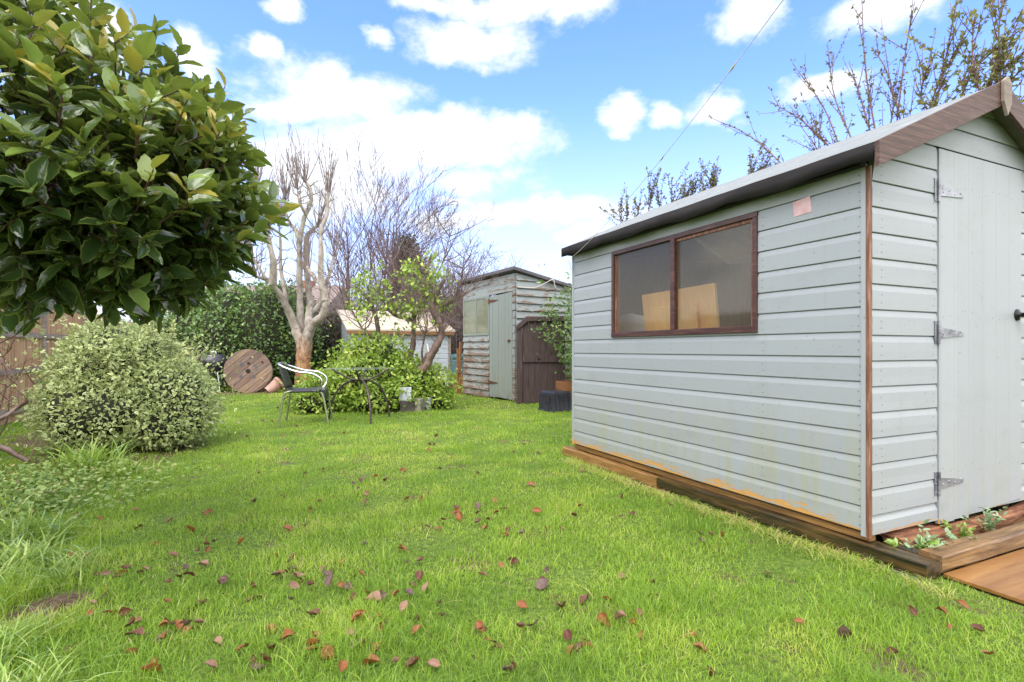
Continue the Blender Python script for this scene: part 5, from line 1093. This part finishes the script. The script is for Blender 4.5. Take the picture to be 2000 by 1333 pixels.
o = leaves('ground_cover', P, rng.normal(0, 1, (n, 3))*np.array([1, 1, .3]), rng.normal(0, .75, (n, 3))+np.array([0, -.1, 1]), L, L*.75, T7, np.clip(rng.normal(.5, .25, n), 0, 1), M['cover'], None); tag(o, 'low pale green ground ivy at the border', None, None, 'stuff')
# dry straw along the sleeper and loose debris
n = 2600; s_ = rng.uniform(-.35, 2.3, n); q = np.array([tuple(shed_world(-.07-abs(rng.normal(0, .05)), a))[:2] for a in s_])
o = blades('dry_grass', q, rng.uniform(.02, .085, n), np.full(n, .0024), rng.uniform(.8, 1.7, n), M['grass'], np.clip(rng.normal(.93, .08, n), 0, 1), 5, rng, droop=.5); tag(o, 'dry straw coloured grass along the sleepers', None, None, 'stuff')
# ------------------------------------------------------------------ fallen leaves
def leaf_proto(k):
    r = random.Random(k); mb = MB(); rows, cols = 8, 5; L = 1.0; Wd = .60+.12*r.random(); cu, cl_, tw_ = r.uniform(.2, 1.3), r.uniform(-.9, 1.4), r.uniform(-.9, .9); vs = []
    for i in range(rows):
        t_ = i/(rows-1); w_ = Wd*.5*max(.03, math.sin(math.pi*(.03+.95*t_)**.85)**.8)*(1+r.uniform(-.07, .07))
        for j in range(cols):
            s_ = -1+2*j/(cols-1); x = (t_-.5)*L; y = s_*w_; z = cu*(abs(s_)**1.5)*w_*.9+cl_*(t_-.4)**2*.6+.035*math.sin(i*2.1+abs(s_)*2)+tw_*s_*w_*(t_-.5)
            vs.append((x, y, z))
    vs += [(x, y, z-.012) for x, y, z in vs]; q = rows*cols
    fs_ = [(i*cols+j, i*cols+j+1, (i+1)*cols+j+1, (i+1)*cols+j) for i in range(rows-1) for j in range(cols-1)]
    fs_ += [tuple(q+a for a in f[::-1]) for f in fs_]
    mb.add(vs, fs_, 0, True); mb.tube([(-.5, 0, 0), (-.62, .02, .03), (-.72, .03, .02)], .012, 4); return mb
FL = {'rust': 'rust orange fallen leaf lying in the grass', 'dark': 'dark brown curled fallen leaf lying in the grass', 'pink': 'pale pinkish brown fallen leaf lying in the grass', 'purple': 'dull purple brown fallen leaf lying in the grass'}
protos = {}
rn = random.Random(21); cnt = 0
def place_leaf(x, y, kind=None, sc=None, up=.02):
    kind = kind or rn.choices(list(FL), (.40, .34, .15, .11))[0]; v = rn.randrange(5)
    if (kind, v) not in protos:
        o = leaf_proto(v*4+list(FL).index(kind)).build('fallen_leaf', M['fl_'+kind]); protos[(kind, v)] = o
    else:
        o = protos[(kind, v)].copy(); C.objects.link(o)
    s_ = sc or rn.triangular(.022, .060, .040); o.scale = (s_, s_, s_); o.location = (x, y, float(gz(np.array([x]), np.array([y]))[0])+up+rn.uniform(-.006, .008))
    o.rotation_euler = (rn.gauss(0, .5), rn.gauss(0, .5), rn.uniform(0, 6.28)); tag(o, FL[kind], 'fallen leaf', 'fallen leaves on the lawn: '+kind)
def okspot(x, y):
    lx, ly = shed_local(x, y); return not (lx > -.12 and ly > -.95) and x+.4614*(y-5.85) > -5.5
for _ in range(17):                             # small drifts in the hollows of the turf
    v = 800+500*rn.random()**1.1; u = rn.uniform(140, 1450); Y0_ = gy(v); x0_ = (u-1000)/F*Y0_
    for _ in range(rn.randint(3, 8)):
        x, Y = x0_+rn.gauss(0, .09), Y0_+rn.gauss(0, .09)
        if Y > 1.25 and okspot(x, Y) and not (v < 960 and u < 400) and cnt < 95: place_leaf(x, Y, up=rn.uniform(.004, .028)); cnt += 1
while cnt < 272:
    if rn.random() < .86: u, v = rn.uniform(120, 1420), 785+548*rn.random()**1.25
    else: u, v = rn.triangular(90, 900, 380), rn.uniform(1060, 1333)
    Y = gy(v); x = (u-1000)/F*Y
    if okspot(x, Y) and not (v < 960 and u < 400): place_leaf(x, Y, up=rn.uniform(.006, .026)); cnt += 1
for (u, v) in ((1990-80, 1250), (1850, 1245), (1840, 1215), (1745, 1290), (1650, 1255), (1930, 1300), (1780, 1215), (1560, 1230), (1500, 1130), (1880, 1200)):
    Y = gy(v); place_leaf((u-1000)/F*Y, Y)
